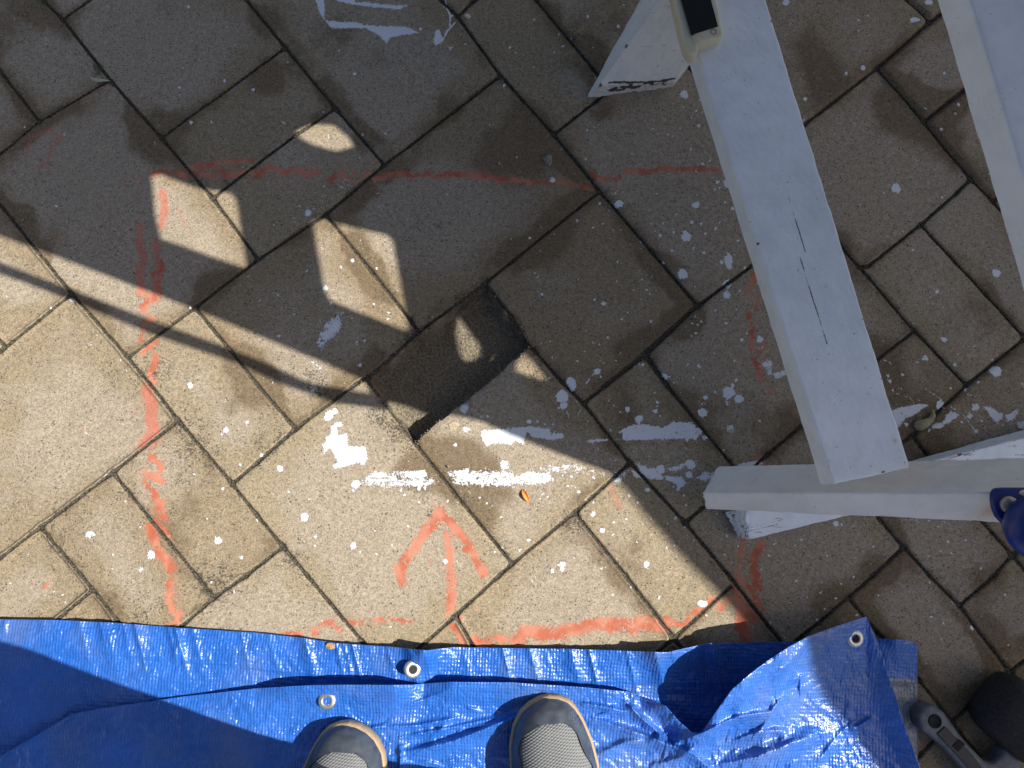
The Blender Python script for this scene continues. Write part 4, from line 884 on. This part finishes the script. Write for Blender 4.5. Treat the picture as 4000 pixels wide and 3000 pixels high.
# ------------------------------------------------------------ tools at the lower right
tool = empty('hand_tool', W3(3720, 2900, 0), 'grey plastic tool handle with a round hole and recessed dark grip lying beside the tarpaulin', 'hand tool')
hb = roundpoly([(3585,2800),(3612,2762),(3650,2756),(3688,2778),(3760,2880),(3830,2955),(3862,2982),(3905,2966),(3925,2925),(3950,2918),(3990,2960),(3985,3120),(3860,3180),(3770,3010),(3680,2912),(3596,2850)], 20, 4)
h_ = prism('handle', hb, .006, .030, M['grey_plastic'], tool, .005, 4)
prism('grip_inlay', [(3692,2838),(3660,2868),(3725,2936),(3790,3010),(3850,3090),(3880,3060),(3800,2950)], .029, .0318, M['dark_plastic'], tool, .0008, 1)
prism('slot', [(3748,2888),(3720,2914),(3744,2938),(3772,2906)], .031, .0326, M['black'], tool, .0005, 1)
p = W3(3652, 2818, .030)
lathe('hanging_hole', [(.0, .0004), (.0066, .0004), (.0074, .0014), (.0086, .0012), (.0092, .0)], tuple(p), M['black'], tool, 28)
mal = empty('rubber_mallet', W3(4010, 2815, 0), 'black rubber mallet head with rounded edges cut by the right edge of the picture', 'mallet')
Vm = []
hx, hy = W(3990, 2812, .04)
prof = [(0, .002), (.022, .002), (.034, .008), (.040, .022), (.041, .040), (.038, .056), (.028, .066), (.012, .0695), (0, .070)]
n = 48; V, Q = [], []
for r, z in prof:
    for k in range(n):
        a = 2 * math.pi * k / n; c_, s_ = math.cos(a), math.sin(a); q_ = (abs(c_) ** 4 + abs(s_) ** 4) ** (-1 / 4)
        x, y = r * c_ * q_ * 1.35, r * s_ * q_ * 1.05; b_ = math.radians(-42)
        V.append((float(hx) + x * math.cos(b_) - y * math.sin(b_), float(hy) + x * math.sin(b_) + y * math.cos(b_), z))
for i in range(len(prof) - 1):
    for k in range(n): Q.append((i * n + k, i * n + (k + 1) % n, (i + 1) * n + (k + 1) % n, (i + 1) * n + k))
link('head', from_arrays('head', V, Q), M['rubber'], mal)
a_, b_ = W3(4060, 2850, .036), W3(4700, 3250, .036); d_ = (b_ - a_).to_track_quat('Z', 'Y')
lathe('handle', [(.013, 0), (.012, .1), (.014, (b_ - a_).length), (0, (b_ - a_).length)], tuple(a_), M['cream'], mal, 20, tilt=d_)

# ------------------------------------------------------------ small litter
def leaf(name, pts, width, z, lift, mat, label, curl=.3, cat='leaf'):
    """blade along pts (photo pixels), cupped, with a midrib"""
    n, m_ = 18, 9; V = []
    P = np.array([W(a, b, z) for a, b in pts]); tt = np.linspace(0, 1, len(P))
    for i in range(n):
        t = i / (n - 1); x, y = np.interp(t, tt, P[:, 0]), np.interp(t, tt, P[:, 1])
        x2, y2 = np.interp(min(1, t + .02), tt, P[:, 0]), np.interp(min(1, t + .02), tt, P[:, 1]); x1, y1 = np.interp(max(0, t - .02), tt, P[:, 0]), np.interp(max(0, t - .02), tt, P[:, 1])
        dx, dy = x2 - x1, y2 - y1; L_ = math.hypot(dx, dy) + 1e-9; nx, ny = -dy / L_, dx / L_
        wv = width * math.sin(math.pi * min(1, t * .96 + .02)) ** .75 / 2
        for k in range(m_):
            s = -1 + 2 * k / (m_ - 1)
            V.append((x + nx * wv * s, y + ny * wv * s, z + lift * math.sin(math.pi * t) + .0006 + curl * wv * abs(s) ** 1.5 + .0003 * math.sin(t * 30 + s * 4)))
    k = np.arange(n * m_).reshape(n, m_); q = np.stack([k[:-1, :-1], k[1:, :-1], k[1:, 1:], k[:-1, 1:]], -1).reshape(-1, 4)
    o = link(name, from_arrays(name, V, q), mat); s_ = o.modifiers.new('thickness', 'SOLIDIFY'); s_.thickness = .0003
    return tag(o, label, cat)
leaf('leaf', [(350,300),(372,315),(392,317),(430,316)], .0062, .002, .002, M['leaf_green'], 'pale green narrow leaf lying on the joint near the top left corner')
leaf('leaf', [(2040,1912),(2052,1935),(2066,1962)], .0070, .001, .003, M['leaf_orange'], 'orange dry leaf on the sunlit slab below the white paint', .9)
leaf('leaf', [(1853,1200),(1862,1190),(1874,1178)], .0045, -.045, .001, M['leaf_tan'], 'tiny tan leaf lying in the hole of the missing block', .4)
leaf('leaf', [(1272,2528),(1290,2520),(1316,2526)], .0085, .0105, .002, M['leaf_tan'], 'crumpled brown leaf scrap on the upper hem of the tarpaulin', .5)
def chip(name, pts, h, mat, label, cat, z=.0):
    bm = bmesh.new(); P = [W3(a, b, z) for a, b in pts]; c = sum(P, Vector()) / len(P)
    b = [bm.verts.new((p.x, p.y, z - .001)) for p in P]; t = [bm.verts.new((c.x + (p.x - c.x) * .72, c.y + (p.y - c.y) * .72, z + h * random.uniform(.6, 1))) for p in P]; tc_ = bm.verts.new((c.x, c.y, z + h * 1.1))
    for i in range(len(P)):
        bm.faces.new((b[i - 1], b[i], t[i], t[i - 1])); bm.faces.new((t[i - 1], t[i], tc_))
    bmesh.ops.recalc_face_normals(bm, faces=bm.faces)
    me = bpy.data.meshes.new(name); bm.to_mesh(me); bm.free()
    return tag(link(name, me, mat, smooth=False), label, cat)
chip('stone_chip', T(3, [(258,1360),(300,1338),(345,1345),(352,1400),(325,1445),(300,1420)]), .006, M['chip'], 'grey angular stone chip on the slab above the red line', 'stone chip')
chip('paint_flake', T(2, [(1797,130),(1830,122),(1858,135),(1850,155),(1825,160),(1806,142)]), .003, M['flake'], 'curled cream paint flake beside the joint at the top', 'paint flake')
chip('stone_chip', T(10, [(1650,340),(1690,318),(1765,322),(1770,370),(1720,405),(1665,405)]), .0025, M['tan_chip'], 'flat tan stone chip at the sunlit edge of the hole', 'stone chip')
chip('stone_chip', T(10, [(1640,700),(1670,695),(1690,712),(1660,730)]), .004, M['chip'], 'small grey stone chip above the long white paint band', 'stone chip')
def pod():
    pts = T(12, [(1425,215),(1428,270),(1400,320),(1350,345),(1300,365),(1270,378)]); rad = [.0012,.0034,.0048,.0072,.0080,.0040]
    P = [np.array(W3(a, b, .005)) for a, b in pts]; n = 14; V, Q = [], []
    tt = np.linspace(0, 1, len(P)); m_ = 26
    for i in range(m_):
        t = i / (m_ - 1); c = np.array([np.interp(t, tt, [p[k] for p in P]) for k in range(3)])
        c2 = np.array([np.interp(min(1, t + .03), tt, [p[k] for p in P]) for k in range(3)]); c1 = np.array([np.interp(max(0, t - .03), tt, [p[k] for p in P]) for k in range(3)])
        d = (c2 - c1) / np.linalg.norm(c2 - c1); s = np.array([-d[1], d[0], 0]); u = np.array([0, 0, 1.]); r = np.interp(t, tt, rad) * (1 if 0 < i < m_ - 1 else .2) * (1 + .07 * math.sin(t * 60))
        for k in range(n):
            a = 2 * math.pi * k / n; V.append(tuple(c + s * r * math.cos(a) + u * r * .8 * math.sin(a)))
    for i in range(m_ - 1):
        for k in range(n): Q.append((i * n + k, i * n + (k + 1) % n, (i + 1) * n + (k + 1) % n, (i + 1) * n + k))
    tag(link('seed_pod', from_arrays('seed_pod', V, Q), M['pod']), 'curled olive brown dry pod lying on the white paint right of the rail', 'seed pod')
pod()

# loose crumbs of sand and mortar round the hole: one heap nobody could count
def crumbs():
    rg = np.random.default_rng(77); V, Q = [], []
    HPs = np.array(HP)
    def add(x, y, z, r):
        b = len(V); a0_ = rg.uniform(0, 6)
        for k in range(4): V.append((x + r * math.cos(a0_ + k * 1.57) * rg.uniform(.6, 1.1), y + r * math.sin(a0_ + k * 1.57) * rg.uniform(.6, 1.1), z + r * rg.uniform(-.2, .2)))
        V.append((x + r * .2, y, z + r * rg.uniform(.5, .9))); V.append((x, y, z - r * .6))
        for k in range(4): Q.append((b + k, b + (k + 1) % 4, b + 4)); Q.append((b + (k + 1) % 4, b + k, b + 5))
    for k in range(900):
        i = rg.integers(len(HPs)); t = rg.random(); p = HPs[i - 1] * (1 - t) + HPs[i] * t; c = HPs.mean(0)
        if rg.random() < .55:    # floor, thickest along the walls
            q = p + (c - p) * (.06 + .9 * rg.random() ** 2); add(q[0], q[1], -.0455, rg.uniform(.0005, .0020))
        else:                    # crumbled rim, mostly on the lower left slab corners
            if p[1] > W(1750, 1450)[1] and rg.random() < .6: continue
            q = p + (p - c) * abs(rg.normal(0, .13)) + rg.normal(0, .002, 2); add(q[0], q[1], .0006, rg.uniform(.0004, .0015))
    me = from_arrays('sand_crumbs', V, Q)
    tag(link('sand_crumbs', me, M['tan_chip'], smooth=False), 'loose sandy crumbs in and around the hole of the missing block', 'sand', kind='stuff')
crumbs()

# ------------------------------------------------------------ unseen sheets added overhead, cut to shape the shade and sun patches
def overhead(name, outer, holes, z, th, label, cat, posts):
    root = empty(name, (0, 0, 0), label, cat)
    cu = bpy.data.curves.new(name, 'CURVE'); cu.dimensions = '2D'; cu.fill_mode = 'BOTH'; cu.extrude = th / 2
    for P in [outer] + holes:
        s = cu.splines.new('POLY'); s.use_cyclic_u = True; s.points.add(len(P) - 1)
        for i, p in enumerate(P):
            x, y = W(p[0], p[1]); s.points[i].co = (float(x) - SX * z, float(y) - SY * z, 0, 1)
    tmp = bpy.data.objects.new('tmp', cu); COL.objects.link(tmp)
    dg = bpy.context.evaluated_depsgraph_get(); me = bpy.data.meshes.new_from_object(tmp.evaluated_get(dg)); bpy.data.objects.remove(tmp)
    me.transform(__import__('mathutils').Matrix.Translation((0, 0, z)))
    o = link('cover', me, M['occluder'], root, smooth=False)
    for (x, y) in posts:
        bm = bmesh.new(); bmesh.ops.create_cube(bm, size=1); bmesh.ops.scale(bm, vec=(.05, .05, z), verts=bm.verts); bmesh.ops.translate(bm, vec=(x, y, z / 2), verts=bm.verts)
        bmesh.ops.bevel(bm, geom=bm.edges[:], offset=.004, segments=2, affect='EDGES')
        me = bpy.data.meshes.new('post'); bm.to_mesh(me); bm.free(); link('post', me, M['occluder'], root, smooth=False)
D0 = [(1150,512),(1217,485),(1305,490),(1365,540),(1385,572),(1316,590),(1226,566),(1165,536)]
D1 = [(590,688),(622,678),(770,733),(905,756),(927,790),(967,1042),(955,1048),(628,932),(604,840)]
D2 = [(1218,866),(1255,853),(1316,872),(1517,922),(1536,944),(1585,1202),(1602,1280),(1583,1290),(1287,1172),(1268,1143)]
D3 = [(1880,1210),(1905,1245),(1975,1335),(1980,1375),(1950,1398),(1915,1402),(1893,1377),(1872,1287)]
D4 = [(2042,1372),(2068,1400),(2142,1490),(2045,1463),(2008,1446),(2018,1408)]
SLOT = [(-700,640),(0,917),(746,1202),(1249,1409),(1428,1488),(1448,1537),(1203,1493),(1000,1400),(588,1248),(0,1022),(-700,745)]
LOWER = [(-760,780),(0,1066),(226,1152),(606,1311),(927,1419),(1100,1500),(1316,1577),(1502,1602),(1600,1568),(1690,1590),(1759,1620),(1886,1649),(2000,1700),(2203,1780),(2434,1868),(2700,1980),(2700,-900),(-760,-900)]
overhead('shade_stencil', LOWER, [D0, D1, D2, D3, D4, SLOT], 1.25, .004, 'unseen added canopy with diamond openings standing above the paving', 'occluder', [(1.55, .95), (.2, .95)])  # made-up sheet whose openings let the light patches through
BLOCKER_EDGE = [(2380,-900),(2380,1800),(2434,1868),(2490,1925),(2542,1997),(2678,2155),(2768,2250),(2860,2340),(2950,2440),(3120,2640),(3300,2840),(3620,3300),(5200,3300),(5200,-900)]  # outline of an added sheet that shades the right side
overhead('shade_blocker', BLOCKER_EDGE, [], 2.3, .04, 'unseen added roof edge high above the right side of the paving', 'blocker', [(3.3, -.5), (3.3, 1.0)])
